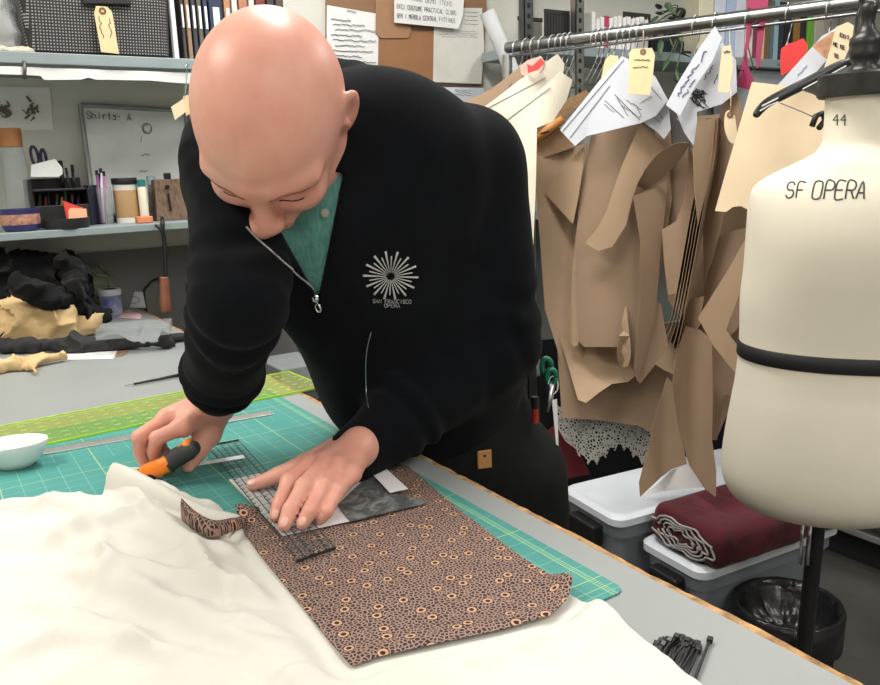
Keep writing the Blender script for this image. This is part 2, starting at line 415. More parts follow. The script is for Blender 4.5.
def _head(P):
    q = ((P-V3(HC))@HA.T.astype(np.float32))
    e = lambda c, r: d_ell(q, c, np.eye(3), r)
    k = lambda a, b, ra, rb: d_cone(q, a, b, ra, rb)
    d = e((-.008, 0, .024), (.099, .079, .086))
    d = smin(d, e((-.03, 0, .0), (.072, .072, .07)), .03)
    d = smin(d, e((.035, 0, -.035), (.055, .0565, .075)), .04)
    d = smin(d, k((.03, 0, -.07), (.068, 0, -.104), .048, .019), .03)
    for s in (-1, 1):
        d = smin(d, k((.0, s*.054, -.05), (.062, s*.016, -.1), .014, .013), .03)
        d = smin(d, e((.066, s*.041, -.034), (.021, .021, .018)), .025)
        d = smin(d, k((.086, s*.014, .014), (.066, s*.054, .012), .010, .009), .018)
        d = smax(d, -e((.102, s*.031, -.008), (.017, .019, .0125)), .014)
        d = smin(d, e((.075, s*.031, -.010), (.0135, .0145, .0125)), .004)
        d = smin(d, e((.104, s*.0125, -.046), (.011, .0085, .0085)), .008)
    d = smin(d, k((.086, 0, .006), (.112, 0, -.04), .0085, .0125), .014)
    for s in (-1, 1): d = smax(d, -k((.108, s*.007, -.056), (.104, s*.008, -.045), .0042, .003), .004)
    d = smin(d, k((.091, -.016, -.074), (.091, .016, -.074), .0065, .0065), .01)
    d = smin(d, k((.089, -.014, -.083), (.089, .014, -.083), .0075, .0075), .01)
    d = smax(d, -k((.1, -.022, -.0785), (.1, .022, -.0785), .0022, .0022), .003)
    d = smin(d, k((-.04, 0, -.05), tuple(HA@(NECK-HC)), .056, .06), .035)          # neck
    for s in (-1, 1):                                                           # ears
        ax = nrmz((-.55, s*.8, 0)); ay = np.array([0, 0, 1.]); ay = nrmz(ay-.18*np.array([1, 0, 0])); az = np.cross(ax, ay)
        c = np.array((-.018, s*.084 if s > 0 else -.0775, -.006))
        ear = d_ell(q, c, np.stack([np.cross(ay, nrmz((.5, s*.86, 0))), ay, nrmz((.5, s*.86, 0))]), (.020, .035, .0068))
        ear = smax(ear, -d_ell(q, c+np.array((.004, s*.006, .006)), np.stack([np.cross(ay, nrmz((.5, s*.86, 0))), ay, nrmz((.5, s*.86, 0))]), (.0125, .022, .0055)), .004)
        ear = smin(ear, k(c+np.array((.012, -s*.002, .0)), c+np.array((.011, 0, -.012)), .0045, .004), .004)
        d = smin(d, ear, .006)
    return d
# --- limbs and trunk, as points in the room
SHL, ELL, WRL = at(468, 165, 1.13), at(497, 342, 1.17), onz(371, 443, .966)
SHR, ELR, WRR = at(246, 175, 1.03), at(238, 300, .92), at(216, 398, 1.09)
CHEST, BELLY, HIP = at(372, 215, 1.09), at(425, 350, 1.21), at(455, 430, 1.325)
LAT = nrmz(SHL-SHR); CN = nrmz((-.33, -.85, -.36)); CN = nrmz(CN-LAT*(CN@LAT)); CUP = np.cross(CN, LAT); CUP = CUP if CUP[2] > 0 else -CUP
TA = np.stack([LAT, CUP, CN])
HLAT = nrmz((.75, -.66, 0)); HN = nrmz((-.66, -.75, 0)); HTA = np.stack([HLAT, (0, 0, 1), HN])
def fingers_left(P):
    g = lambda x, y, z: onz(x, y, z)
    w = g(361, 446, .972)
    J = {'i': [(310, 466, .966), (289, 482, .962), (279.5, 504, .947), (275.5, 516, .9365)], 'm': [(325, 463, .970), (304, 487, .966), (290, 510, .949), (284.5, 525, .9365)],
         'r': [(338, 467, .968), (323, 487, .963), (310, 511, .948), (302.5, 524, .9365)], 'p': [(351, 474, .962), (337, 492, .956), (327, 511, .944), (320.5, 519, .9355)]}
    R = {'i': (.0115, .0100, .0088, .0076), 'm': (.0116, .0102, .0090, .0080), 'r': (.0114, .0097, .0086, .0075), 'p': (.0105, .0086, .0075, .0066)}
    pts = {k: [g(*q) for q in v] for k, v in J.items()}; fs = None; palm = None
    for k, p in pts.items():
        e = d_path(P, p, R[k], .003)
        e = smin(e, d_cone(P, p[1]+np.array([0, 0, .0015]), p[1]+np.array([0, 0, .001]), R[k][1]*1.02, R[k][1]), .004)
        fs = e if fs is None else smin(fs, e, .0022)
        m = d_cone(P, w+(p[0]-w)*.12, p[0], .0175, .0126); palm = m if palm is None else smin(palm, m, .012)
    palm = smin(palm, d_cone(P, w, pts['m'][0]*.45+w*.55-np.array([0, 0, .012]), .021, .019), .012)
    d = smin(palm, fs, .007)
    for k in 'imrp':
        e = d_cone(P, w+(pts[k][0]-w)*.35+np.array([0, 0, .0125]), pts[k][0]+np.array([0, 0, .0085]), .0022, .0028); d = smin(d, e, .005)
        d = smin(d, d_ell(P, pts[k][0]+np.array([0, 0, .006]), np.eye(3), (.0085, .0085, .0075)), .006)
    t = [g(338, 449, .966), g(306, 463, .958), g(279, 475, .946), g(252.5, 485, .9375)]
    d = smin(d, d_cone(P, g(332, 456, .965), g(303, 468, .954), .0135, .0085), .012)
    d = smin(d, d_path(P, t, (.0175, .0125, .0105, .0078), .004), .009)
    e = d_cone(P, w, WRL, .023, .024); d = smin(d, e, .012)
    return d
def fingers_right(P):
    g = lambda x, y, z: onz(x, y, z)
    w = g(210, 408, 1.0)
    away = nrmz((.42, .90, 0))*.0195
    I = [g(184, 426, .994), g(157, 438, .985), g(154, 452, .960), g(156, 463, .942)]
    Md = [g(168, 418, .998), g(139, 437, .984), g(140, 452, .958), g(144, 463, .941)]
    Rg = [Md[0]+away*.9+np.array([0.004, 0, -.004]), Md[1]+away*.75+np.array([.006, 0, -.008]), Md[2]+away*.7+np.array([.012, 0, -.01]), Md[3]+away*.4+np.array([.018, 0, -.003])]
    Pk = [Rg[0]+away*.85+np.array([.006, 0, -.006]), Rg[1]+away*.7+np.array([.012, 0, -.006]), Rg[2]+away*.55+np.array([.014, 0, -.004]), Rg[3]+away*.4+np.array([.014, 0, .002])]
    fs = None; palm = None
    for p, R in ((I, (.0112, .0098, .0088, .0076)), (Md, (.0112, .0099, .0088, .0077)), (Rg, (.0108, .0094, .0084, .0074)), (Pk, (.0098, .0082, .0072, .0064))):
        e = d_path(P, p, R, .003); fs = e if fs is None else smin(fs, e, .0022)
        m = d_cone(P, w+(p[0]-w)*.12, p[0], .0215, .0148); palm = m if palm is None else smin(palm, m, .012)
    d = smin(palm, fs, .007)
    for p in (I, Md, Rg): d = smin(d, d_ell(P, p[0]+np.array([0, -.002, .005]), np.eye(3), (.009, .009, .008)), .006)
    t = [g(214, 417, .988), g(209, 434, .968), g(199, 450, .953), g(188.5, 466, .937)]
    d = smin(d, d_cone(P, g(199, 424, .985), g(203, 435, .97), .016, .012), .012)
    d = smin(d, d_path(P, t, (.0200, .0165, .0122, .0092), .006), .012)
    d = smin(d, d_cone(P, w, WRR, .024, .026), .012); d = smin(d, d_ell(P, g(226, 412, 1.0), np.eye(3), (.011, .011, .010)), .012)
    return d
def clear(P, d):
    """keep out of the table"""
    return np.maximum(d, -np.maximum(P[:, 0]-.574, P[:, 2]-.9282))
def _body(P):
    d = near(P, HC, .24, _head)
    t = d_ell(P, CHEST, TA, (.14, .16, .09)); t = smin(t, d_ell(P, BELLY, TA, (.14, .17, .10)), .05); t = smin(t, d_ell(P, HIP, HTA, (.095, .10, .08)), .05)
    for S, E, W in ((SHL, ELL, WRL), (SHR, ELR, WRR)):
        t = smin(t, d_cone(P, NECK, S, .045, .05), .04); t = smin(t, d_path(P, [S, E, W], (.052, .04, .027), .01), .03)
    d = smin(d, t, .03)
    d = smin(d, near(P, onz(312, 485, .955), .16, fingers_left), .008)
    return clear(P, smin(d, near(P, onz(180, 435, .975), .16, fingers_right), .008))
body, bv, bf = soft('body', _body, (.08, .66, .74), (.98, 1.36, 1.56), .0026, SKIN, person, relax=1)
# --- jacket
ZB = at(318, 300, 1.0)
def arm_folds(P, A, B_, C):
    """soft rings of gathered cloth round the elbow and above the cuff"""
    out = 0
    for a, b, c0, c1, n, amp in ((A, B_, .62, 1.05, 4.2, .0038), (B_, C, -.05, .42, 4.0, .004), (B_, C, .6, .9, 7, .0042)):
        ba = V3(b)-V3(a); t = ((P-V3(a))@ba)/float(ba@ba); wgt = np.clip(1-np.abs((t-(c0+c1)/2)/((c1-c0)/2))**2, 0, 1)
        dist = np.sqrt((((P-V3(a))-np.clip(t, 0, 1)[:, None]*ba)**2).sum(1))
        out = out+amp*wgt*np.sin(2*PI*n*t+2.2*vnoise(P*14))*np.exp(-np.maximum(dist-.08, 0)*40)
    return out
def _jacket_solid(P):
    t = d_ell(P, CHEST, TA, (.174, .195, .124)); t = smin(t, d_ell(P, BELLY, TA, (.168, .19, .125)), .07)
    t = smin(t, d_cone(P, CHEST-CUP*.02-LAT*.06, HIP+np.array([-.02, 0, .06]), .12, .115), .05)
    for S in (SHL, SHR): t = smin(t, d_cone(P, at(322, 150, 1.02), S, .065, .078), .05)
    a = d_path(P, [SHL, ELL, WRL+(ELL-WRL)*.22, WRL+(ELL-WRL)*.14, WRL-(ELL-WRL)*.13], (.079, .065, .050, .043, .0375), .012)
    b = d_path(P, [SHR, ELR, WRR+(ELR-WRR)*.30, WRR+(ELR-WRR)*.22, WRR+(ELR-WRR)*.10], (.074, .055, .050, .043, .0365), .012)
    a = a+arm_folds(P, SHL, ELL, WRL); b = b+arm_folds(P, SHR, ELR, WRR)
    d = smin(smin(t, a, .022), b, .022)
    # thick folded hood / collar behind and beside the neck
    c = [at(366, 150, 1.0), at(374, 98, 1.035), at(335, 84, 1.09), at(250, 100, 1.07), at(212, 140, 1.0), at(214, 190, .95), at(235, 225, .92)]
    d = smin(d, d_path(P, smooth_path(c, 3), np.linspace(.018, .018, 19)+.016*np.sin(np.linspace(0, PI, 19)), .01), .018)
    d = d+.0026*vnoise(P*11)+.0014*vnoise(P*V3((26, 26, 17)))
    return d
# front opening: a wedge between the two zip edges, pointing down to the slider
_va, _vb = at(281, 232, .92)-ZB, at(341, 184, .95)-ZB
_vd = nrmz(ray(305, 255))
_n1 = nrmz(np.cross(_va, _vd)); _n1 = _n1 if _n1@_vb < 0 else -_n1
_n2 = nrmz(np.cross(_vb, _vd)); _n2 = _n2 if _n2@_va < 0 else -_n2
def _jacket(P):
    d = _jacket_solid(P); w = np.maximum((P-V3(ZB))@_n1.astype(np.float32), (P-V3(ZB))@_n2.astype(np.float32))
    w = np.maximum(w, (P-V3(at(330, 176, .93)))@V3(CUP))
    return clear(P, smax(d, -np.maximum(w, -(d+.014)), .004))
def _shirt(P):
    d = _jacket_solid(P)+.0095
    w = np.maximum((P-V3(ZB))@_n1.astype(np.float32), (P-V3(ZB))@_n2.astype(np.float32))
    return np.maximum(d, np.maximum(w-.03, -(d+.012)))
jacket, jv, jf = soft('jacket', _jacket, (.10, .66, .80), (1.0, 1.40, 1.62), .0034, JACK, person, label='black zip jacket with white starburst emblem')
shirt, sv, sf = soft('shirt', _shirt, (.2, .68, 1.0), (.62, 1.1, 1.5), .0036, TEAL, person, label='teal knit shirt in the open collar')
# --- trousers and apron
FTL, FTR = np.array([.80, .98, .0]), np.array([.74, 1.24, .0])
def _trou(P):
    d = d_ell(P, HIP+np.array([.0, 0, -.03]), HTA, (.122, .17, .11))
    for s, ft in ((1, FTL), (-1, FTR)):
        hp = HIP+HLAT*.085*s+np.array([0, 0, -.08]); kn = (hp+ft)/2+HN*.01+np.array([0, 0, .03])
        d = smin(d, d_path(P, [hp, kn, ft+np.array([0, 0, .06])], (.088, .072, .062), .02), .03)
    return clear(P, d+.003*vnoise(P*12))
trousers, tv, tf = soft('trousers', _trou, (.5, .78, .045), (1.02, 1.42, 1.06), .0062, TROU, person)
zp = at(505, 415, 1.16)[2]
def _apron(P):
    d = _trou(P); q = P-V3(HIP); fr = q@HN.astype(np.float32)
    return clear(P, smax(np.maximum(d-.014, -(d-.002)), np.maximum(np.maximum(-(fr+.03), P[:, 2]-(zp+.004*np.sin(q@HLAT.astype(np.float32)*9))), .42-P[:, 2]), .004))
apron, av, af = soft('work_apron', _apron, (.45, .7, .4), (1.02, 1.42, 1.0), .0042, TROU, person, label='black work apron with pockets')
SHOE = mat('shoe_leather', (.02, .018, .017), .5)
for ft in (FTL, FTR):
    k = lambda P, ft=ft: np.maximum(smin(d_cone(P, ft+np.array([.02, .02, .045]), ft+HN*.17+np.array([0, 0, .035]), .047, .042), d_cone(P, ft+np.array([0, 0, .05]), ft+np.array([0, 0, .09]), .05, .05), .03), -P[:, 2])
    soft('shoe', k, ft+np.array([-.28, -.3, -.012]), ft+np.array([.14, .14, .16]), .006, SHOE, person)
JT, AT_, BT, ST = bvh(jv, jf), bvh(av, af), bvh(bv, bf), bvh(sv, sf)
# --- zip, slider, seams
ZIPM = mat('zip_metal', (.7, .7, .68), .3, .9, var=.35, vs=700)
def on(tree, pts, off, n=10):
    out = []
    for x, y in smooth_path(pts, n):
        p, _ = hit(tree, x, y, off)
        if p is not None and (not out or (p-out[-1]).length < .05): out.append(p)
    return out
zipper = MB()
for pts in ([(246, 227), (262, 244), (285, 264), (305, 281), (317, 295)], [(337, 196), (333, 215), (326, 250), (320, 280), (318, 296)]):
    P = on(JT, pts, .0015, 14)
    for i in range(len(P)-1):
        zipper.tube([P[i], P[i]+(P[i+1]-P[i])*.62], .0013, n=6)
zipper.build('zipper', ZIPM, jacket, smooth=True)
zl = MB(); zl.tube(on(JT, [(371, 332), (367, 350), (366, 370), (367, 395), (369, 408)], .0008, 8), .0006, n=5); zl.build('pocket_zip', ZIPM, jacket)
p, nn = hit(JT, 318, 297, .004); q1, _ = hit(JT, 320, 310, .005)
zs = MB(); dz = (Vector(q1)-Vector(p)).normalized(); sx = dz.cross(nn).normalized()
zs.obox(p, sx*.004, dz*.005, nn*.003); zs.tube([p+dz*.004, p+dz*.009], .0016, n=8)
ring = [p+dz*(.0145+.006*math.cos(a))+sx*(.0038*math.sin(a)) for a in np.linspace(0, 2*PI, 17)]; zs.tube(ring, .0015, n=6)
zs.build('zip_pull', CHROME, jacket, smooth=True)
b_, nn = hit(ST, 325, 213, .001)
if b_ is not None:
    MB().lathe([(0, 0), (.0052, 0), (.0055, .0012), (.0045, .0018), (0, .0016)], tuple(b_), n=20, axis=nn).build('shirt_button', mat('shell_button', srgb(150, 150, 140), .35), shirt, smooth=True)
# --- chest emblem: starburst of tapered rays and two lines of lettering
EMB = mat('emblem_thread', srgb(186, 186, 184), .8)
em = MB(); ec = (390.5, 276.5)
for k in range(28):
    a = 2*PI*(k+.25)/28-.02; L = (27.5 if k % 2 == 0 else 22.0); L *= (1-.10*max(0, math.sin(a)))
    for (s0, s1, w0, w1) in ((.18, 1, .00035, .0016 if k % 2 == 0 else .0010),):
        pts = [(ec[0]+math.cos(a)*L*(s0+(s1-s0)*i/6)*1.0, ec[1]+math.sin(a)*L*.93*(s0+(s1-s0)*i/6)) for i in range(7)]
        P = [hit(JT, *q, .0004)[0] for q in pts]
        if None not in P: em.tube(P, list(np.linspace(w0, w1, 7)), n=6)
em.build('starburst_emblem', EMB, jacket, smooth=True)
tx = MB()
for text, cy, h in (('SAN FRANCISCO', 301.3, 3.6), ('OPERA', 305.6, 3.6)):
    for ln in strokes(text, h, 1.4):
        P = [hit(JT, 392+a*(.92 if len(text) > 6 else 1.0), cy-b+.02*a, .0004)[0] for a, b in ln]
        if None not in P: tx.tube(P, .00032, n=4)
tx.build('emblem_lettering', EMB, jacket)
# --- brows and nails
BROW = mat('brow_hair', srgb(140, 88, 70), .8, var=.2, vs=300)
def _onhead(x, y, z, off):
    o = Vector(hd(x+.08, y, z)); p, nrm, i, t = BT.ray_cast(o, Vector(-HF)); return p+nrm*off if p is not None else None
for s in (-1, 1):
    P = [_onhead(.06, s*(.013+.040*t), .011+.007*math.sin(PI*min(1, t*1.2))-.004*t, .0002) for t in np.linspace(0, 1, 12)]
    P = [p for p in P if p is not None]
    MB().tube(P, [.0006+.0011*math.sin(PI*(.1+.85*i/(len(P)-1))) for i in range(len(P))], n=6).build('eyebrow', BROW, body, smooth=True)
    P = [_onhead(.06, s*(.031+.0135*t), -.0145-.0022*(1-t*t), .0001) for t in np.linspace(-1, 1, 12)]; P = [p for p in P if p is not None]
    MB().tube(P, .0010, n=5).build('eyelash', mat('lash', srgb(84, 44, 38), .8), body, smooth=True)
for (x, y, dx, dy, w) in ((275.4, 517, -.25, .9, .0052), (284.0, 525, -.35, .9, .0056), (302.2, 524.5, -.42, .9, .0052), (320.2, 519.5, -.5, .85, .0044), (251.5, 484.5, -.9, .3, .0058)):
    p, nn = hit(BT, x, y-3, .0002)
    if p is None: continue
    e, _ = hit(BT, x-3*dx, y-3-3*dy, .0002)
    ay = (p-e).normalized(); ax = ay.cross(nn).normalized()
    MB().lathe([(0, .0006), (w*.7, .0004), (w, -.0004), (w*.9, -.001)], (0, 0, 0), n=18)
    m = MB(); v = []
    for (r, z) in ((0, .0005), (w*.55, .0004), (w*.9, 0), (w, -.0008)):
        for k in range(16): a = 2*PI*k/16; v.append(p+ax*(r*.85*math.cos(a))+ay*(r*1.15*math.sin(a))+nn*z)
    f = [(i*16+k, i*16+(k+1) % 16, (i+1)*16+(k+1) % 16, (i+1)*16+k) for i in range(3) for k in range(16)]
    m.add(v, f); m.build('fingernail', NAIL, body, smooth=True)
# ------------------------------------------------------------------ on the cutting table
Z1 = TZ                                     # table surface
def tbl(x, y, z=TZ): return onz(x, y, z)
# --- cutting mat
MX0, MX1, MY0, MY1, MT = .517-.914, .517, .487, .487+.914, .0022
mm = bpy.data.materials.new('green_cutting_mat'); mm.use_nodes = True; nt = mm.node_tree; b = nt.nodes['Principled BSDF']
tc = nd(nt, 'ShaderNodeTexCoord'); sp = nd(nt, 'ShaderNodeSeparateXYZ'); nt.links.new(tc.outputs['Object'], sp.inputs[0])
ox, oy = (MX0+MX1)/2, (MY0+MY1)/2
gx, gy = .176-ox, MY0+.033-oy
w1 = M(nt, 'MAXIMUM', lines(nt, sp.outputs[0], .0254, .0007, gx), lines(nt, sp.outputs[1], .0254, .0007, gy))
w5 = M(nt, 'MAXIMUM', lines(nt, sp.outputs[0], .127, .0013, gx), lines(nt, sp.outputs[1], .127, .0013, gy))
nz = nd(nt, 'ShaderNodeTexNoise', i_Scale=7.0, i_Detail=8.0); nt.links.new(tc.outputs['Object'], nz.inputs['Vector'])
base = mixc(nt, nz.outputs['Fac'], srgb(52, 126, 120), srgb(82, 150, 142))
wear = M(nt, 'MULTIPLY', M(nt, 'GREATER_THAN', nz.outputs['Fac'], .40), .42)
c1 = mixc(nt, M(nt, 'MULTIPLY', w1, wear), base, srgb(178, 214, 196)); c2 = mixc(nt, M(nt, 'MULTIPLY', w5, .55), c1, srgb(188, 200, 110))
# small ticks along the right hand border, between the frame line and the edge
inb = M(nt, 'MULTIPLY', M(nt, 'GREATER_THAN', sp.outputs[0], MX1-.0165-ox), M(nt, 'LESS_THAN', sp.outputs[0], MX1-.010-ox))
tick = M(nt, 'MULTIPLY', inb, lines(nt, sp.outputs[1], .00318, .0009, gy))
frame = lines(nt, sp.outputs[0], 10, .0011, MX1-.0165-ox); fr2 = lines(nt, sp.outputs[1], 10, .0011, MY0+.0165-oy)
c3 = mixc(nt, M(nt, 'MULTIPLY', M(nt, 'MAXIMUM', tick, M(nt, 'MAXIMUM', frame, fr2)), .5), c2, srgb(190, 208, 120))
nt.links.new(c3, b.inputs['Base Color']); b.inputs['Roughness'].default_value = .55; b.inputs['Specular IOR Level'].default_value = .35
cm = .012; P = []
for cx, cy, a0 in ((MX1-cm, MY0+cm, -90), (MX1-cm, MY1-cm, 0), (MX0+cm, MY1-cm, 90), (MX0+cm, MY0+cm, 180)):
    for k in range(7): a = math.radians(a0+15*k); P.append((cx+cm*math.cos(a), cy+cm*math.sin(a)))
n = len(P); mb = MB().add([(x, y, TZ+.0002) for x, y in P]+[(x, y, TZ+MT) for x, y in P], [tuple(range(n))[::-1], tuple(range(n, 2*n))]+[(i, (i+1) % n, n+(i+1) % n, n+i) for i in range(n)])
mat_o = mb.build('cutting_mat', mm, label='green gridded cutting mat lying along the table edge', cat='cutting mat', origin=((MX0+MX1)/2, (MY0+MY1)/2, TZ))
YEL = mat('yellow_print', srgb(196, 206, 96), .6)
for (ya, yb, xo) in ((.555, .625, .468), (.675, .775, .462)):      # worn blocks of yellow print near the border
    m = MB(); random.seed(int(ya*1000))
    for r in range(2):
        y = ya
        while y < yb:
            l = random.uniform(.004, .010); m.box((xo-r*.008-.0046, y, TZ+MT), (xo-r*.008, y+l*.8, TZ+MT+.0002)); y += l+.0015
    m.build('print_block', YEL, mat_o)
ZM = TZ+MT
# --- see-through lime ruler lying across mat and table edge
def clear_mat(name, tint, mixv, diff, rough=.08):
    m = bpy.data.materials.new(name); m.use_nodes = True; nt = m.node_tree; out = nt.nodes['Material Output']; b = nt.nodes['Principled BSDF']
    b.inputs['Base Color'].default_value = c4(diff); b.inputs['Roughness'].default_value = rough
    nz = nd(nt, 'ShaderNodeTexNoise', i_Scale=30.0); tc = nd(nt, 'ShaderNodeTexCoord'); nt.links.new(tc.outputs['Object'], nz.inputs['Vector'])
    bp = nd(nt, 'ShaderNodeBump', i_Strength=.03, i_Distance=.002); nt.links.new(nz.outputs['Fac'], bp.inputs['Height']); nt.links.new(bp.outputs[0], b.inputs['Normal'])
    t = nd(nt, 'ShaderNodeBsdfTransparent'); t.inputs[0].default_value = c4(tint); mx = nd(nt, 'ShaderNodeMixShader'); mx.inputs[0].default_value = mixv
    nt.links.new(t.outputs[0], mx.inputs[1]); nt.links.new(b.outputs[0], mx.inputs[2]); nt.links.new(mx.outputs[0], out.inputs[0]); return m
LIME = clear_mat('lime_acrylic', (.94, .975, .74), .15, srgb(200, 208, 140))
LIMEE = mat('lime_edge', srgb(196, 244, 70), .35, var=.05)
rz = ZM+.0005; A, Bq, C_, D_ = tbl(-60, 466, rz+.002), tbl(324, 386, rz+.002), tbl(287, 371.5, rz+.002), tbl(-60, 431, rz+.002)
lr = thing('acrylic_ruler', 'lime green see-through ruler lying across the mat and past the table edge', 'ruler', ((A+Bq+C_+D_)/4))
e1 = nrmz((Bq-A)*(1, 1, 0)); e2 = nrmz(np.array((-e1[1], e1[0], 0))); Wd = abs((C_-Bq)@e2); Ln = np.linalg.norm(Bq-A)
o0 = np.array((A[0], A[1], rz))
def lrp(u, v, z=0): return o0+e1*u+e2*v+np.array((0, 0, z))
mb = MB(); mb.obox(lrp(Ln/2, Wd/2, .0015), e1*Ln/2, e2*Wd/2, (0, 0, .0015)); mb.build('blade', LIME, lr)
mb = MB()
for v in (0, Wd): mb.obox(lrp(Ln/2, v, .0015), e1*Ln/2, e2*.0006, (0, 0, .0016))
mb.obox(lrp(Ln, Wd/2, .0015), e1*.0006, e2*Wd/2, (0, 0, .0016)); mb.build('bright_edge', LIMEE, lr)
LW = mat('ruler_print', srgb(226, 240, 150), .6)
mb = MB()
u = Ln-.0127
while u > .01:
    for v in np.arange(.022, Wd-.003, .0254): mb.obox(lrp(u, v, .0031), e1*.005, e2*.0004, (0, 0, .0001))
    u -= .0254
mb.build('inch_marks', LW, lr)
# --- steel ruler under the right hand
ALU = mat('aluminium', (.62, .62, .60), .38, .85, var=.08, vs=60)
a, b_ = tbl(42, 453, ZM), tbl(272, 413, ZM); e1 = nrmz((b_-a)*(1, 1, 0)); e2 = np.array((-e1[1], e1[0], 0)); Ln = np.linalg.norm(b_-a)
sr = thing('steel_ruler', 'narrow silver metal ruler on the green mat under the right hand', 'ruler', a)
mb = MB(); mb.obox(a+e1*Ln/2+np.array((0, 0, .0012)), e1*Ln/2, e2*.0125, (0, 0, .0008)); mb.build('blade', ALU, sr, bevel=.0004)
mb = MB()
for k in range(int(Ln/.00635)):
    h = .006 if k % 4 == 0 else .0035; mb.obox(a+e1*(.004+k*.00635)+e2*(.0125-h/2-.001)+np.array((0, 0, .0021)), e1*.0003, e2*h/2, (0, 0, .00005))
mb.build('graduations', INK, sr)
# --- oval white bowl with pins
CER = mat('white_ceramic', srgb(232, 232, 230), .18, var=.02, spec=.5, coat=.3)
bc = tbl(14, 466, ZM); bo = thing('pin_bowl', 'small white oval ceramic bowl of pins on the mat', 'bowl', bc)
pr = [(.004, .0002), (.020, .0), (.0225, .002), (.030, .012), (.037, .028), (.0405, .041), (.0400, .0425), (.0385, .0415), (.035, .028), (.028, .012), (.018, .007), (0, .0065)]
mb = MB(); mb.lathe([(r, z) for r, z in pr], (0, 0, 0), n=56)
d1 = nrmz((bc[1], -bc[0], 0)); d1 = nrmz(_r*1.0); d2 = np.array((-d1[1], d1[0], 0))
V = [bc+d1*(x*1.28)+d2*(y*.86)+np.array((0, 0, z*(.86+.06*(x/.04)))) for x, y, z in mb.v]
link_mesh('bowl_body', V, mb.f, CER, bo, smooth=True)
random.seed(3)
PINC = [srgb(214, 60, 60), srgb(230, 226, 214), srgb(70, 70, 80)]
for k in range(16):
    a = random.uniform(0, 2*PI); r0 = random.uniform(0, .02); c = bc+d1*math.cos(a)*r0*1.2+d2*math.sin(a)*r0+np.array((0, 0, .013+.0035*random.random())); dr = random.uniform(0, PI)
    dv = d1*math.cos(dr)+d2*math.sin(dr)+np.array((0, 0, random.uniform(.0, .35))); p0, p1 = c-dv*.010, c+dv*.013
    pin = thing('dressmaker_pin', 'tiny steel dressmaker pin lying in the white oval bowl', 'pin', p0, 'pins in the white bowl')
    MB().tube([p0, p1], .00035, n=5).build('shaft', STEEL, pin); MB().lathe([(0, -.0014), (.0012, -.0007), (.0014, 0), (.0012, .0008), (0, .0014)], tuple(p1), n=8).build('head', mat('pin_head_%d' % (k % 3), PINC[k % 3], .3), pin, smooth=True)
# --- thin black pointed tool beside the lime ruler
a, b_ = tbl(124, 386, TZ+.004), tbl(200, 371, TZ+.006)
tl = thing('tracing_tool', 'thin black pointed tool with silver end lying left of the right sleeve', 'tool', a)
MB().tube([a, a+(b_-a)*.12], [.0006, .0015], n=8).build('tip', STEEL, tl); MB().tube([a+(b_-a)*.12, a+(b_-a)*.74], [.0022, .0034], n=10).build('shaft', BLACKP, tl, smooth=True)
MB().tube([a+(b_-a)*.70, a+(b_-a)*.80, a+(b_-a)*.9, b_], [.0042, .006, .0045, .0035], n=12).build('ferrule', STEEL, tl, smooth=True)
q = a+(b_-a)*.72; MB().tube([q, q+np.array((.035, .018, .010))], .0022, n=8).build('arm', STEEL, tl)
# --- white cloth
CLOTH = mat('white_muslin', srgb(208, 205, 197), .9, var=.025, vs=5, bump=.12, bs=900, sheen=.1, spec=.15)
def tb2(L, z=TZ): return [tuple(onz(x, y, z)[:2]) for x, y in L]
wc = tb2([(-60, 540), (-10, 520), (30, 512), (55, 501), (85, 505), (104, 507), (113, 495), (118, 476), (140, 478), (165, 493), (195, 510), (238, 522), (300, 560), (420, 575), (566, 596), (596, 613), (640, 650), (690, 694), (760, 760), (560, 900), (300, 1000), (0, 1000), (-200, 900), (-300, 700), (-160, 600)])
rid = [onz(112, 497, TZ)[:2], onz(128, 497, TZ)[:2], onz(160, 508, TZ)[:2], onz(190, 520, TZ)[:2], onz(215, 528, TZ)[:2]]
folds = [([(120, 500), (190, 555), (250, 640)], .012, .010), ([(-10, 522), (55, 512), (85, 520), (70, 560)], .014, .008), ([(150, 520), (70, 545), (30, 560)], .014, .011),
         ([(340, 590), (240, 600), (120, 575), (40, 540)], .012, .007), ([(0, 570), (130, 600), (260, 660), (330, 720)], .02, .008), ([(20, 620), (120, 640), (200, 690)], .014, .008),
         ([(440, 690), (560, 640), (600, 640)], .02, .004), ([(200, 560), (270, 560), (300, 580)], .012, .006), ([(-20, 690), (60, 650), (160, 655)], .018, .008), ([(100, 540), (110, 580), (60, 640)], .01, .006), ([(390, 690), (300, 690), (250, 720)], .016, .005)]
folds = [([np.array(onz(x, y, TZ)[:2]) for x, y in pts], w, h) for pts, w, h in folds]
def seg_d(p, pts):
    best = 9, 0, 0; n = len(pts)-1
    for i in range(n):
        a, b = pts[i], pts[i+1]; ba = b-a; t = min(1, max(0, float((p-a)@ba/(ba@ba)))); q = a+ba*t-p; d = math.hypot(q[0], q[1])
        if d < best[0]: best = (d, (i+t)/n, math.copysign(1, ba[0]*(p-a)[1]-ba[1]*(p-a)[0]))
    return best
wbd = np.array(wc)
def in_poly(p, A):
    c = False; dm = 9.; n = len(A)
    for i in range(n):
        a, b = A[i], A[(i+1) % n]; ba = b-a; t = min(1, max(0, float((p-a)@ba/(ba@ba)))); q = a+ba*t-p; dm = min(dm, math.hypot(q[0], q[1]))
        if (a[1] > p[1]) != (b[1] > p[1]) and p[0] < (b[0]-a[0])*(p[1]-a[1])/(b[1]-a[1])+a[0]: c = not c
    return c, dm
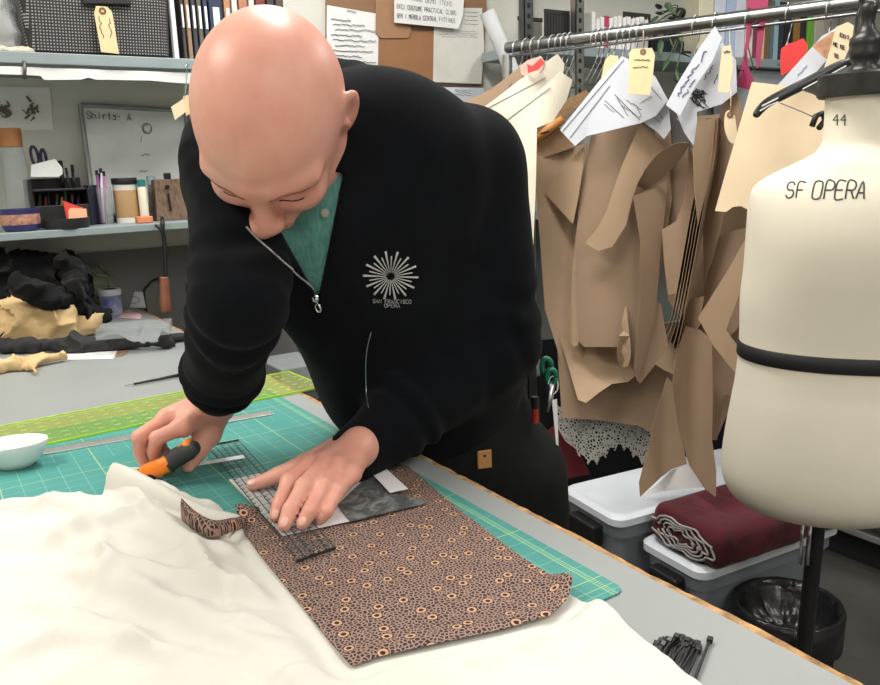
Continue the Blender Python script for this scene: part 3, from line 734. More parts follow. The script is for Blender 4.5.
pc = tb2([(236, 516), (300, 500), (390, 464), (408, 466), (462, 512), (520, 556), (560, 583), (573, 592), (568, 604), (552, 618), (500, 632), (440, 645), (380, 658), (352, 667), (344, 660), (300, 604), (262, 558), (245, 535)], TZ+.006)
pcA = [np.array(q) for q in pc]
def cloth_z(x, y):
    p = np.array((x, y)); z = .002+.0035*noise.noise((x*6, y*6, 1))+.0008*noise.noise((x*40, y*34, 2))
    wx, wy = x+.03*noise.noise((x*5, y*5, 31)), y+.03*noise.noise((x*5, y*5, 37))
    for ca, sa, fa, fc, amp, sd in ((.80, -.60, 2.2, 9., .0062, 11), (.45, -.89, 3., 13., .0045, 17), (.98, .17, 4., 17., .0030, 23), (.70, -.71, 7., 34., .0014, 29)):
        r = noise.noise(((wx*ca+wy*sa)*fa, (wy*ca-wx*sa)*fc, sd)); z += amp*max(0, 1-2.2*abs(r))**1.6
    for pts, w, h in folds:
        d, t, s = seg_d(p, pts); e = math.sin(PI*min(1, max(0, .12+.86*t)))
        ww = w*(1.0 if s > 0 else .55); z += h*e*math.exp(-(d/ww)**2)
    d, t, s = seg_d(p, rid); z += (.010*(1-t)**.8+.003)*(math.exp(-(d/.011)**2) if s > 0 else math.exp(-(d/.017)**2))*min(1, (1-t)*5+.1)
    # lies flatter under the printed cloth
    ins, dist = in_poly(p, pcA); k = 0. if ins else min(1., max(0, dist-.006)/.03); k = k*k*(3-2*k)
    return TZ+.0006+max(.0010, z*1.45*k+.0006*(1-k))
V, F = poly2d(wc, .0052)
Vw = []
for x, y in V:
    z = cloth_z(x, y)
    if not (MX0 < x < MX1 and MY0-.004 < y < MY1): pass
    else: z = max(z, ZM+.0012)
    Vw.append((x, y, z))
link_mesh('cream_cloth', Vw, F, CLOTH, None, smooth=True, solid=.0007, offset=0, label='large crumpled white cotton cloth spread over the front of the table', cat='fabric')
cc_o = [o for o in COL.objects if o.name == 'cream_cloth'][0]
pth = smooth_path([onz(115, 500, TZ), onz(132, 503, TZ), onz(160, 511, TZ), onz(190, 521, TZ), onz(216, 529, TZ), onz(238, 530, TZ)], 7); v = []; nk = 15
for i, p in enumerate(pth):
    t = i/(len(pth)-1); h = .034*(1-t)**.75+.010; wd = .011+.004*(1-t); d = np.array(pth[min(i+1, len(pth)-1)])-np.array(pth[max(i-1, 0)]); d = nrmz(d*(1, 1, 0)); s = np.array((-d[1], d[0], 0))
    for k in range(nk):
        a = -.45+(PI+.75)*k/(nk-1); fl = .022*max(0, -math.sin(a))*2.2   # foot flares out onto the cloth in front
        v.append(np.array((p[0], p[1], TZ+.004))+s*(-wd*math.cos(a)-(fl if a < 0 else -fl*.2)+.006*math.sin(6*t+1)*math.sin(max(a, 0)))+np.array((0, 0, max(.001, h*math.sin(max(0, min(PI, a)))**.8))))
link_mesh('rolled_edge', v, [(i*nk+k, i*nk+k+1, (i+1)*nk+k+1, (i+1)*nk+k) for i in range(len(pth)-1) for k in range(nk-1)], CLOTH, cc_o, smooth=True, solid=.0012)
# --- printed cloth on top
pm = bpy.data.materials.new('printed_cotton'); pm.use_nodes = True; nt = pm.node_tree; b = nt.nodes['Principled BSDF']; L = nt.links.new
tc = nd(nt, 'ShaderNodeTexCoord')
nz0 = nd(nt, 'ShaderNodeTexNoise', i_Scale=180.0); L(tc.outputs['Object'], nz0.inputs['Vector'])
dv = nd(nt, 'ShaderNodeVectorMath', operation='SCALE'); dv.inputs['Scale'].default_value = .0022; L(nz0.outputs['Color'], dv.inputs[0])
ad = nd(nt, 'ShaderNodeVectorMath', operation='ADD'); L(tc.outputs['Object'], ad.inputs[0]); L(dv.outputs[0], ad.inputs[1])
v1 = nd(nt, 'ShaderNodeTexVoronoi', feature='DISTANCE_TO_EDGE', voronoi_dimensions='2D'); v1.inputs['Scale'].default_value = 245; L(ad.outputs[0], v1.inputs['Vector'])
v2 = nd(nt, 'ShaderNodeTexVoronoi', feature='F1', voronoi_dimensions='2D'); v2.inputs['Scale'].default_value = 37; v2.inputs['Randomness'].default_value = .9; L(ad.outputs[0], v2.inputs['Vector'])
cells = M(nt, 'GREATER_THAN', v1.outputs['Distance'], .15)
nn_ = nd(nt, 'ShaderNodeTexNoise', i_Scale=14.0); L(tc.outputs['Object'], nn_.inputs['Vector'])
line_c = mixc(nt, nn_.outputs['Fac'], srgb(142, 116, 106), srgb(163, 133, 119))
k1 = mixc(nt, cells, line_c, srgb(56, 49, 50))
dd = v2.outputs['Distance']
ringm = M(nt, 'MULTIPLY', M(nt, 'LESS_THAN', dd, .17), M(nt, 'GREATER_THAN', dd, .085))
k2 = mixc(nt, ringm, k1, srgb(188, 152, 124)); k3 = mixc(nt, M(nt, 'LESS_THAN', dd, .085), k2, srgb(58, 30, 22))
halo = M(nt, 'MULTIPLY', M(nt, 'LESS_THAN', dd, .20), M(nt, 'GREATER_THAN', dd, .17)); k4 = mixc(nt, halo, k3, srgb(40, 30, 30))
L(k4, b.inputs['Base Color']); b.inputs['Roughness'].default_value = .85; b.inputs['Specular IOR Level'].default_value = .2
n3 = nd(nt, 'ShaderNodeTexNoise', i_Scale=900.0); L(tc.outputs['Object'], n3.inputs['Vector']); bp = nd(nt, 'ShaderNodeBump', i_Strength=.25, i_Distance=.001); L(n3.outputs['Fac'], bp.inputs['Height']); L(bp.outputs[0], b.inputs['Normal'])
cor1 = np.array(onz(574, 592, TZ)[:2]); cor2 = np.array(onz(345, 664, TZ)[:2]); eb = [np.array(onz(x, y, TZ)[:2]) for x, y in ((345, 664), (440, 645), (560, 618), (574, 592))]
ltop = np.array(onz(240, 520, TZ)[:2])
def print_z(x, y):
    p = np.array((x, y)); z = .0062+.0008*noise.noise((x*14, y*14, 9))
    d, t, s = seg_d(p, eb); z += .006*math.exp(-(d/.012)**2)*(.3+.7*t)
    z += .012*math.exp(-(np.linalg.norm(p-cor1)/.022)**2)+.014*math.exp(-(np.linalg.norm(p-ltop)/.018)**2)
    z = max(z, .0056)
    return TZ+z
V, F = poly2d(pc, .006)
link_mesh('printed_cloth', [(x, y, print_z(x, y)) for x, y in V], F, pm, None, smooth=True, solid=.0006, offset=0, label='brown and tan cotton cloth with small spotted flower print', cat='fabric')
# turned-up strip of the same print where the blade has cut, curling over the white ridge
sp_ = [onz(182, 507, TZ+.036), onz(196, 519, TZ+.034), onz(214, 526, TZ+.029), onz(232, 522, TZ+.022), onz(246, 519, TZ+.014)]
sp_ = smooth_path(sp_, 6); mb = MB(); v = []
for i, p in enumerate(sp_):
    t = i/(len(sp_)-1)
    for k in range(9):
        a = -.6+3.4*k/8; r = .0135*(1-.55*t); v.append(p+np.array((-.35*r*math.cos(a), -.9*r*math.cos(a), r*math.sin(a)-.004)))
f = [(i*9+k, i*9+k+1, (i+1)*9+k+1, (i+1)*9+k) for i in range(len(sp_)-1) for k in range(8)]
link_mesh('cloth_offcut', v, f, pm, None, smooth=True, solid=.0006, label='narrow curled offcut of brown print at the cut edge', cat='fabric')
# --- pattern paper, grey film and clear ruler under the left hand
ZP = TZ+.0085
gp = bpy.data.materials.new('gridded_paper'); gp.use_nodes = True; nt = gp.node_tree; b = nt.nodes['Principled BSDF']; tc = nd(nt, 'ShaderNodeTexCoord'); mp = nd(nt, 'ShaderNodeMapping')
nt.links.new(tc.outputs['Object'], mp.inputs[0])
pa, pb = onz(229, 479, ZP), onz(283, 537, ZP); pd = nrmz((pb-pa)*(1, 1, 0)); mp.inputs['Rotation'].default_value = (0, 0, -math.atan2(pd[1], pd[0]))
sp = nd(nt, 'ShaderNodeSeparateXYZ'); nt.links.new(mp.outputs[0], sp.inputs[0])
g1 = M(nt, 'MAXIMUM', lines(nt, sp.outputs[0], .0032, .0005), lines(nt, sp.outputs[1], .0032, .0005))
nt.links.new(mixc(nt, M(nt, 'MULTIPLY', g1, .45), srgb(232, 230, 228), srgb(160, 120, 130)), b.inputs['Base Color']); b.inputs['Roughness'].default_value = .8
def flat(name, pts, z, m, th, **kw):
    q = [onz(x, y, z) for x, y in pts]; n = len(q); mb = MB().add([(p[0], p[1], z) for p in q]+[(p[0], p[1], z+th) for p in q], [tuple(range(n))[::-1], tuple(range(n, 2*n))]+[(i, (i+1) % n, n+(i+1) % n, n+i) for i in range(n)])
    v = np.array(mb.v); F = mb.f
    a = sum(v[i][0]*v[(i+1) % n][1]-v[(i+1) % n][0]*v[i][1] for i in range(n))
    if a < 0: F = [tuple(reversed(g)) for g in F]
    return link_mesh(name, v, F, m, None, **kw)
flat('pattern_paper', [(229, 480), (262, 473), (300, 476), (372, 478), (352, 521), (283, 536)], ZP, gp, .0006, label='white gridded pattern paper under the left hand', cat='paper')
flat('paper_strip', [(371, 473), (384, 467), (408, 489), (390, 493)], ZP+.0052, PAPER, .0006, label='white paper strip poking out beyond the wrist over the grey film', cat='paper')
FILM = clear_mat('grey_film', (.35, .35, .36), .72, srgb(120, 122, 122), .25)
nt = FILM.node_tree; b = nt.nodes['Principled BSDF']; nz = nd(nt, 'ShaderNodeTexNoise', i_Scale=38.0, i_Detail=8.0, i_Distortion=1.5); tc = nd(nt, 'ShaderNodeTexCoord'); nt.links.new(tc.outputs['Object'], nz.inputs['Vector'])
cr = nd(nt, 'ShaderNodeValToRGB'); cr.color_ramp.elements[0].position = .42; cr.color_ramp.elements[1].position = .72; cr.color_ramp.elements[0].color = c4(srgb(98, 102, 102)); cr.color_ramp.elements[1].color = c4(srgb(172, 175, 174)); nt.links.new(nz.outputs['Fac'], cr.inputs[0]); nt.links.new(cr.outputs[0], b.inputs['Base Color'])
flat('grey_film', [(338, 506), (352, 492), (372, 474), (396, 495), (428, 503), (350, 522)], ZP+.0008, FILM, .0018, label='scratched grey plastic sheet on the print beside the hand', cat='plastic sheet')
# clear ruler: runs from near the right hand, under the paper, to its end on the print
CLR = clear_mat('clear_acrylic', (.95, .96, .96), .06, srgb(150, 152, 152))
ZR = ZP+.0012
cr_pts = [(206, 447), (239, 441), (336, 549), (296, 563)]
q = [onz(x, y, ZR) for x, y in cr_pts]
rl = thing('quilting_ruler', 'clear ruler with black grid lines under the left hand', 'ruler', sum(q)/4)
n = 4; v = [(p[0], p[1], ZR) for p in q]+[(p[0], p[1], ZR+.0028) for p in q]
link_mesh('blade', v, [(0, 1, 2, 3), (7, 6, 5, 4)]+[(i, i+4, (i+1) % 4+4, (i+1) % 4) for i in range(4)], CLR, rl)
mb = MB(); q2 = [np.array(p) for p in v[4:]]; u1 = q2[3]-q2[0]; u2 = q2[1]-q2[0]; Lu = np.linalg.norm(u1); Lw = np.linalg.norm(u2)
Pq = lambda s, t: q2[0]+(q2[3]-q2[0])*s*(1-t)+(q2[2]-q2[1])*s*t+(q2[1]-q2[0])*t+np.array((0, 0, .0002))
def bar(a, b, w): d = nrmz(b-a); sd = np.array((-d[1], d[0], 0))*w; mb.add([a-sd, b-sd, b+sd, a+sd], [(0, 1, 2, 3)])
for t in (.03, .22, .4, .6, .78, .97): bar(Pq(0, t), Pq(1, t), .0006)
nL = int(Lu/.0127)
for k in range(nL+1):
    s = k/nL; bar(Pq(s, .03), Pq(s, .97), .0006 if k % 2 == 0 else .0003)
    for t in (.03, .4, .78): bar(Pq(s+.3/nL if s < .98 else s, t), Pq(s+.3/nL if s < .98 else s, t+.08), .0012)
mb.build('grid_lines', INK, rl)
mb = MB(); mb.obox((q2[2]+q2[3])/2-np.array((0, 0, .0014)), (q2[3]-q2[2])/2, nrmz(q2[3]-q2[0])*.0007, (0, 0, .0015)); mb.obox((q2[0]+q2[1])/2-np.array((0, 0, .0014)), (q2[0]-q2[1])/2, nrmz(q2[3]-q2[0])*.0007, (0, 0, .0015)); mb.build('cut_edge', mat('dark_edge', (.03, .03, .03), .3), rl)
flat('white_strip', [(194, 463), (243, 455), (245, 458), (196, 466)], ZR+.0034, PAPER, .0003, label='narrow white paper slip across the far end of the clear ruler', cat='paper')
# --- rotary cutter in the right hand
ORG = mat('orange_plastic', srgb(238, 128, 30), .4, var=.06); RUB = mat('dark_rubber', srgb(52, 54, 54), .6, var=.15)
c0, c1, c2, c3 = onz(141, 474, .938), onz(163, 466, .950), onz(176, 458, .958), onz(197, 446, .976)
rc = thing('rotary_cutter', 'orange and black rotary cutter held in the right hand', 'cutter', onz(150, 476, ZM))
hv = nrmz(c3-c0)
MB().tube(smooth_path([c0, c0+(c1-c0)*.35, c1, c1+(c2-c1)*.4], 5), [.0055, .0075, .009, .0098, .0105, .011, .0112, .0114, .0115, .0115, .0115, .0115, .0114, .0114, .0113, .0112], n=16).build('blade_guard', ORG, rc, smooth=True)
MB().tube(smooth_path([c1+(c2-c1)*.25-np.array((0, 0, .002)), c2, (c2+c3)/2, c3], 5), [.0125]*4+[.013]*4+[.0125]*4+[.011, .010, .009, .007], n=16).build('handle', RUB, rc, smooth=True)
MB().tube([c2+(c3-c2)*.45+np.array((0, 0, .006))-hv*.005, c2+(c3-c2)*.6+np.array((0, 0, .008))+hv*.006], [.0075, .008], n=14).build('thumb_grip', ORG, rc, smooth=True)
ax = nrmz(np.cross(hv, (0, 0, 1))); bcn = onz(151, 478, ZM+.0142)
MB().lathe([(0, -.0005), (.0139, -.0003), (.0139, .0003), (0, .0005)], tuple(bcn-ax*.004), n=36, axis=ax).build('blade', STEEL, rc, smooth=False)
MB().lathe([(0, -.003), (.006, -.003), (.006, .003), (0, .003)], tuple(bcn), n=20, axis=ax).build('pivot', BLACKP, rc)
MB().tube([bcn+np.array((0, 0, .002)), c0+np.array((0, 0, .002)), c1], [.005, .0065, .008], n=12).build('blade_arm', RUB, rc, smooth=True)
# --- loose bundle of thin black ties at the corner
random.seed(11)
for k in range(34):
    f_ = k/33; hx = 652+f_*49+random.uniform(-2, 2); hy = 647+random.uniform(0, 9)-8*math.sin(f_*PI)-2*f_
    z = TZ+.0025+random.uniform(0, .008)*math.sin(PI*min(1, f_+.1)); a = onz(hx, hy, z)
    dx_ = random.uniform(-30, -18)/42; L_ = 4
    while L_ < 46 and hy+L_ < 650+(hx+dx_*L_-640)*.88-2.5: L_ += 1
    b_ = onz(hx+dx_*L_, hy+L_, TZ+.002+random.uniform(0, .003))
    if k == 33: a, b_ = onz(709.5, 641, TZ+.0032), onz(691, 690, TZ+.0018)
    lab = ('single black cable tie lying apart at the right of the bundle', None) if k == 33 else ('thin black cable tie in the loose bundle at the white cloth edge', 'black cable ties')
    ti = thing('cable_tie', lab[0], 'cable tie', (a[0], a[1], TZ), lab[1]); d = nrmz(b_-a)
    mid = (a+b_)/2+np.array((random.uniform(-.002, .002), random.uniform(-.002, .002), .0015))
    MB().tube(smooth_path([a, mid, b_], 4), [.0014]*9, n=6).build('strap', BLACKP, ti, smooth=True)
    sd = np.array((-d[1], d[0], 0)); MB().obox(a-d*.002, d*.0026, sd*.0024, (0, 0, .0022)).build('lock', BLACKP, ti, bevel=.0006)
# ------------------------------------------------------------------ helpers for things standing on shelves and hanging in the room
def std(x0, x1, ytop, zbot, Y, dep, yref=None):
    """front rectangle seen at pixels x0..x1, up to ytop, standing at height zbot: room box corners"""
    xm = (x0+x1)/2; a, b = ony(x0, ytop, Y), ony(x1, ytop, Y); zt = ony(xm, ytop, Y)[2]
    return (a[0], Y, zbot), (b[0], Y+dep, zt)
KRAFT = mat('kraft_paper', srgb(150, 126, 104), .75, var=.07, vs=5, bump=.1, bs=140, spec=.25)
KRAFT2 = mat('kraft_paper_tan', srgb(164, 139, 114), .75, var=.06, vs=5, bump=.1, bs=140, spec=.25)
TAGM = mat('manila_tag', srgb(222, 200, 156), .75, var=.05, vs=30)
CARDB = mat('cardboard', srgb(138, 106, 80), .8, var=.06, vs=8)
# ================================================== left: shelves on the back wall
SZ = 1.193
sh = thing('wall_shelf', 'grey wall shelf of small tools and jars above the table end', 'shelf', (.2, 2.45, SZ-.03))
SX0, SX1 = -.45, 1.02
box('board', (SX0, 2.3, SZ-.020), (SX1, YW-.012, SZ), SHELFM, sh); 
for x in (-.4, .98): MB().add([(x, YW-.013, SZ-.021), (x, 2.36, SZ-.021), (x, YW-.013, SZ-.16), (x+.012, YW-.013, SZ-.021), (x+.012, 2.36, SZ-.021), (x+.012, YW-.013, SZ-.16)], [(0, 1, 2), (3, 5, 4), (0, 3, 4, 1), (1, 4, 5, 2), (2, 5, 3, 0)]).build('bracket', SHELFM, sh)
UZ = 1.632
us = thing('wall_shelf', 'grey metal upper wall shelf holding the woven basket and binders', 'shelf', (.4, 2.45, UZ-.035))
box('board', (-.45, 2.3, UZ-.028), (1.30, YW, UZ), SHELFM, us)
for x in (-.4, 1.2): MB().add([(x, YW-.001, UZ-.029), (x, 2.36, UZ-.029), (x, YW-.001, UZ-.2), (x+.012, YW-.001, UZ-.029), (x+.012, 2.36, UZ-.029), (x+.012, YW-.001, UZ-.2)], [(0, 1, 2), (3, 5, 4), (0, 3, 4, 1), (1, 4, 5, 2), (2, 5, 3, 0)]).build('bracket', SHELFM, us)
a_ = ony(24, 61, 2.298); MB().tube([a_, ony(25, 70, 2.296), ony(24, 79, 2.298)], .004, n=8).build('hook', DSTEEL, us, smooth=True)
tp = [(-10, 74), (40, 76), (44, 80), (80, 80), (88, 78), (95, 80), (112, 80), (150, 81), (190, 84), (190, 73), (-10, 66)]
sheet('torn_paper', [tuple(np.array(ony(x, y, 2.312))[[0, 2]]) for x, y in tp], .02, lambda x, z: (x, 2.306+.003*math.sin(x*40), z), PAPER, None, label='torn strip of cream paper hanging along the upper shelf underside', cat='paper')
# woven basket
wm = bpy.data.materials.new('woven_check'); wm.use_nodes = True; nt = wm.node_tree; b = nt.nodes['Principled BSDF']; tc = nd(nt, 'ShaderNodeTexCoord'); sp = nd(nt, 'ShaderNodeSeparateXYZ'); nt.links.new(tc.outputs['Object'], sp.inputs[0])
xx = M(nt, 'ADD', sp.outputs[0], sp.outputs[1])
la, lb = lines(nt, xx, .0075, .0040), lines(nt, sp.outputs[2], .0075, .0042)
ck = M(nt, 'MAXIMUM', la, lb); nt.links.new(mixc(nt, ck, srgb(150, 148, 146), srgb(38, 36, 38)), b.inputs['Base Color']); b.inputs['Roughness'].default_value = .7
lo, hi = ony(29, 56, 2.33), ony(172, 60, 2.33)
bk = thing('storage_basket', 'black and white woven storage basket on the upper shelf', 'basket', ((lo[0]+hi[0])/2, 2.45, UZ))
x0, x1 = lo[0], hi[0]; H_ = .27
v = []; n = 40
def rr(z, gx, gy):      # rounded rectangle ring
    out = []
    for cx, cy, a0 in ((1, -1, -90), (1, 1, 0), (-1, 1, 90), (-1, -1, 180)):
        for k in range(6):
            a = math.radians(a0+18*k); r = .025; out.append(((x0+x1)/2+cx*((x1-x0)/2+gx-r)+r*math.cos(a), 2.445+cy*(.115+gy-r)+r*math.sin(a), z))
    return out
rings = [rr(UZ+.001, -.012, -.012), rr(UZ+.01, 0, 0), rr(UZ+H_, .012, .012), rr(UZ+H_, .008, .008), rr(UZ+.015, -.006, -.006)]
v = [p for r in rings for p in r]; n = 24
f = [(i*n+k, i*n+(k+1) % n, (i+1)*n+(k+1) % n, (i+1)*n+k) for i in range(4) for k in range(n)]+[tuple(range(n))[::-1], tuple(4*n+k for k in range(n))]
link_mesh('basket_body', v, f, wm, bk, smooth=False)
hp0, hp1 = ony(82, 1, 2.318), ony(131, 2, 2.318)
MB().obox((hp0+hp1)/2+np.array((0, 0, .0)), (hp1-hp0)/2, (0, .006, 0), (0, 0, .008)).build('handle', mat('black_leather', (.015, .014, .014), .6), bk, bevel=.003)
box('trim_post', (x1+.008, 2.325, UZ+.001), (x1+.02, 2.35, UZ+.2), WHITEP, bk, label='pale grey corner post')
# manila tag with writing
def tag_at(name, P, Y, label, cat='tag', lines_=(), hole=None, m=TAGM, thick=.0008, fn=None):
    o = sheet(name, [tuple(ony(x, y, Y)[[0, 2]]) for x, y in P], .012, fn or (lambda x, z: (x, Y+.002*math.sin(x*60), z)), m, None, thick=thick, label=label, cat=cat)
    if hole:
        c = ony(hole[0], hole[1], Y-.002); MB().lathe([(.0035, 0), (.009, 0), (.009, .0012), (.0035, .0012)], tuple(c), n=20, axis=(0, -1, 0), closed=True).build('eyelet', mat('tag_eyelet', srgb(120, 84, 56), .6), o)
    if lines_:
        mb = MB()
        for ln in lines_:
            pts = [Vector(ony(x, y, Y-.0025)) for x, y in ln]; mb.tube(pts, .0008, n=4)
        mb.build('handwriting', INK, o)
    return o
def scrawl(x, y, dx, dy, n, amp, seed):
    r = random.Random(seed); L_ = math.hypot(dx, dy); px, py = -dy/L_, dx/L_
    return [(x+dx*i/n+px*amp*r.uniform(-1, 1), y+dy*i/n+py*amp*r.uniform(-1, 1)) for i in range(n+1)]
tag_at('price_tag', [(96, 6), (107, 7), (112, 12), (119, 54), (101, 52), (94, 13)], 2.305, 'manila tag with handwriting hanging on the woven basket', lines_=[scrawl(109, 18, 2.5, 20, 9, 1.6, 4), scrawl(99.5, 16, 3, 22, 9, 1.6, 5)], hole=(102.5, 11))
# plastic bag left of basket
BAG = clear_mat('clear_plastic_bag', (.9, .91, .92), .35, srgb(206, 208, 210), .2)
c = ony(2, 30, 2.42); k = lambda P: d_ell(P, c+np.array((-.045, 0, -.01)), np.eye(3), (.090, .09, .115))+.012*vnoise(P*26)+.006*vnoise(P*60)
k2 = lambda P: np.maximum(k(P), UZ+.002-P[:, 2])
soft('plastic_bag', k2, c-.2, c+.2, .006, BAG, None, relax=0, label='crumpled clear plastic bag on the upper shelf beside the basket', cat='bag')
LACE = mat('lace', srgb(204, 198, 184), .9, col2=srgb(160, 150, 130), vs=120)
c = ony(14, 52, 2.335); soft('lace_trim', lambda P: np.maximum(d_ell(P, c, np.eye(3), (.055, .016, .014))+.006*vnoise(P*90), UZ+.001-P[:, 2]), c-.08, c+.08, .004, LACE, None, relax=0, label='small roll of lace trim on the upper shelf before the bag', cat='lace')
# binders and folders standing on the upper shelf
cols = [(182, 186, (70, 66, 64), 'dark'), (187, 192, (146, 120, 96), 'brown'), (193, 198, (60, 62, 66), 'charcoal'), (199, 204, (96, 92, 84), 'grey brown'), (205, 210, (52, 62, 84), 'navy'), (211, 225, (44, 54, 78), 'wide dark blue'), (226, 233, (176, 128, 96), 'tan'), (234, 240, (214, 210, 200), 'white'), (241, 250, (170, 120, 92), 'light brown'), (251, 257, (208, 204, 196), 'pale'), (258, 268, (120, 58, 52), 'maroon'), (269, 277, (60, 58, 60), 'black'), (278, 286, (84, 70, 66), 'umber')]
for x0_, x1_, rgb, nm in cols:
    a, b = ony(x0_, 30, 2.36)[0], ony(x1_, 30, 2.36)[0]; h = .26+.03*((x0_*7) % 5)/5
    t = thing('ring_binder', '%s binder spine standing on the upper shelf, %s' % (nm, 'beside the basket' if x0_ < 200 else 'above the bald head'), 'binder', ((a+b)/2, 2.46, UZ))
    box('cover', (a, 2.36, UZ+.0005), (b-.002, 2.58, UZ+h), mat('binder_'+nm.replace(' ', '_'), srgb(*rgb), .6), t, bevel=.003)
    box('spine_label', (a+(b-a)*.25, 2.3585, UZ+.09), (b-(b-a)*.3, 2.3599, UZ+.15), PAPER, t, bevel=.0)
# string with tags on the shelf corner
a_ = ony(186, 62, 2.296); tg = MB(); 
hg = thing('hanging_tag', 'small paper tags on a wire hook at the upper shelf corner', 'tag', ony(184, 118, 2.3))
MB().tube(smooth_path([ony(189, 63, 2.31), ony(188, 64, 2.295), ony(186, 66, 2.292), ony(187, 75, 2.292), ony(185, 96, 2.292)], 5), .0015, n=6).build('wire', CHROME, hg, smooth=True)
sheet('paper_tag', [tuple(ony(x, y, 2.29)[[0, 2]]) for x, y in [(171, 107), (183, 99), (187, 111), (175, 120)]], .012, lambda x, z: (x, 2.29, z), CREAMP, hg, thick=.001)
sheet('paper_tag', [tuple(ony(x, y, 2.295)[[0, 2]]) for x, y in [(183, 96), (192, 94), (194, 112), (186, 116)]], .012, lambda x, z: (x, 2.296, z), TAGM, hg, thick=.001)
# wall print and whiteboard
pr = sheet('wall_print', [tuple(ony(x, y, YW-.004)[[0, 2]]) for x, y in [(-40, 86), (50, 87), (53, 130), (-40, 131)]], .05, lambda x, z: (x, YW-.003, z), PAPER, None, thick=.001, smooth=False, label='pale print with two grey leafy sketches on the back wall', cat='print')
for cx, cy, s in ((32, 110, 1.0), (4, 111, .95)):
    mb = MB()
    for k in range(26):
        r_ = random.Random(k*13+int(cx)); a = r_.uniform(0, 2*PI); rad = r_.uniform(.0, 8)*s; mb.tube([Vector(ony(cx+math.cos(a)*rad, cy+math.sin(a)*rad*1.1, YW-.005)), Vector(ony(cx+math.cos(a)*rad+r_.uniform(-5, 5), cy+math.sin(a)*rad*1.1+r_.uniform(-6, 4), YW-.005))], .0035*r_.uniform(.4, 1.3), n=4)
    mb.build('sketch', mat('sketch_ink', srgb(104, 98, 90), .8), pr)
wb = thing('whiteboard', 'whiteboard with faint writing leaning on the back wall shelf', 'whiteboard', ony(140, 200, 2.57))
WBM = mat('whiteboard_face', srgb(212, 216, 214), .25, var=.02)
q = [ony(80, 105, 2.60), ony(186, 111, 2.60), ony(190, 212, 2.54), ony(95, 216, 2.54)]
def wbp(u, v, off=0): return q[0]*(1-u)*(1-v)+q[1]*u*(1-v)+q[2]*u*v+q[3]*(1-u)*v+np.array((0, -off, 0))
def slab(P4, th, m, name, par):
    P4 = [np.array(p) for p in P4]; v = P4+[p+np.array((0, th, 0)) for p in P4]; return link_mesh(name, v, [(0, 3, 2, 1), (4, 5, 6, 7), (0, 1, 5, 4), (1, 2, 6, 5), (2, 3, 7, 6), (3, 0, 4, 7)], m, par)
slab(q, .01, WBM, 'panel', wb)
mb = MB()
for a, b in ((0, 1), (1, 2), (2, 3), (3, 0)): mb.tube([q[a]-np.array((0, .004, 0)), q[b]-np.array((0, .004, 0))], .007, n=8)
mb.build('frame', mat('board_frame', srgb(150, 152, 152), .4, .5), wb)
mb = MB()
for ln in strokes('Shirts- A', .028, 1.2): mb.tube([Vector(wbp(.25+a*1.9, .088-b*2.2, .003)) for a, b in ln], .0012, n=4)
mb.build('title', INK, wb)
mb = MB()
ell = [wbp(.60+.045*math.cos(a), .19+.05*math.sin(a), .003) for a in np.linspace(0, 2*PI, 20)]; mb.tube(ell, .0012, n=4); mb.tube([wbp(.60+.035*math.cos(a), .19+.035*math.sin(a), .003) for a in np.linspace(0, 5, 20)], .001, n=4)
for u, v_, w_ in ((.56, .44, .09), (.53, .60, .08), (.49, .72, .05), (.38, .80, .10)): mb.tube([Vector(wbp(u-.04+w_*i/9, v_+random.uniform(-.012, .012), .003)) for i in range(10)], .0009, n=4)
mb.tube([wbp(.54, .26, .003), wbp(.53, .32, .003)], .0008, n=4)
mb.build('faint_notes', GREYINK, wb)
# ---- things on the lower wall shelf
GLASS = clear_mat('clear_glass', (.93, .95, .95), .18, srgb(206, 212, 212), .06)
def can(name, label, cat, x0_, x1_, ytop, Y, parts, group=None):
    """upright round thing on the shelf; parts = (name, material, profile of (radius share, height share))"""
    a, b = ony(x0_, ytop, Y), ony(x1_, ytop, Y); r = (b[0]-a[0])/2*.93; zt = ony((x0_+x1_)/2, ytop, Y)[2]; h = zt-SZ
    t = thing(name, label, cat, ((a[0]+b[0])/2, Y, SZ+.0004), group)
    for pn, m, prof in parts: MB().lathe([(p*r, .0004+SZ+z*h) for p, z in prof], (t.location[0], Y, 0), n=28).build(pn, m, t, smooth=True, autosmooth=40)
    return t
WOODB = mat('brown_cork', srgb(150, 100, 62), .75, vs=30)
can('storage_jar', 'tall clear jar with a brown cork lid at the shelf left end', 'jar', -6, 22, 128, 2.45, [('glass_body', GLASS, [(.0, .02), (.95, .0), (1, .03), (1, .72), (.9, .80), (.86, .82)]), ('cork_lid', WOODB, [(.0, .815), (.96, .815), (.96, .995), (.0, 1)])])
NAVY = mat('navy_glaze', srgb(44, 46, 92), .3, vs=20, col2=srgb(60, 62, 110)); PEACH = mat('peach_band', srgb(206, 150, 116), .5, vs=90, col2=srgb(120, 84, 92))
can('patterned_bowl', 'navy bowl with a peach scroll band at the shelf front', 'bowl', -4, 41, 209, 2.36, [('bowl_body', NAVY, [(.6, 0), (.82, .02), (.97, .3), (.97, .32), (.97, .78), (1, .9), (1.02, 1), (.95, 1), (.92, .8), (.8, .2), (0, .15)]), ('scroll_band', PEACH, [(.975, .30), (.985, .34), (.985, .72), (.975, .76)])])
BLK = mat('black_mesh', (.014, .014, .016), .5)
lo, hi = std(28, 88, 178, SZ+.0004, 2.42, .13)
og = thing('desk_organizer', 'black desk organizer full of pencils and papers on the shelf', 'organizer', ((lo[0]+hi[0])/2, 2.48, SZ))
z1 = hi[2]
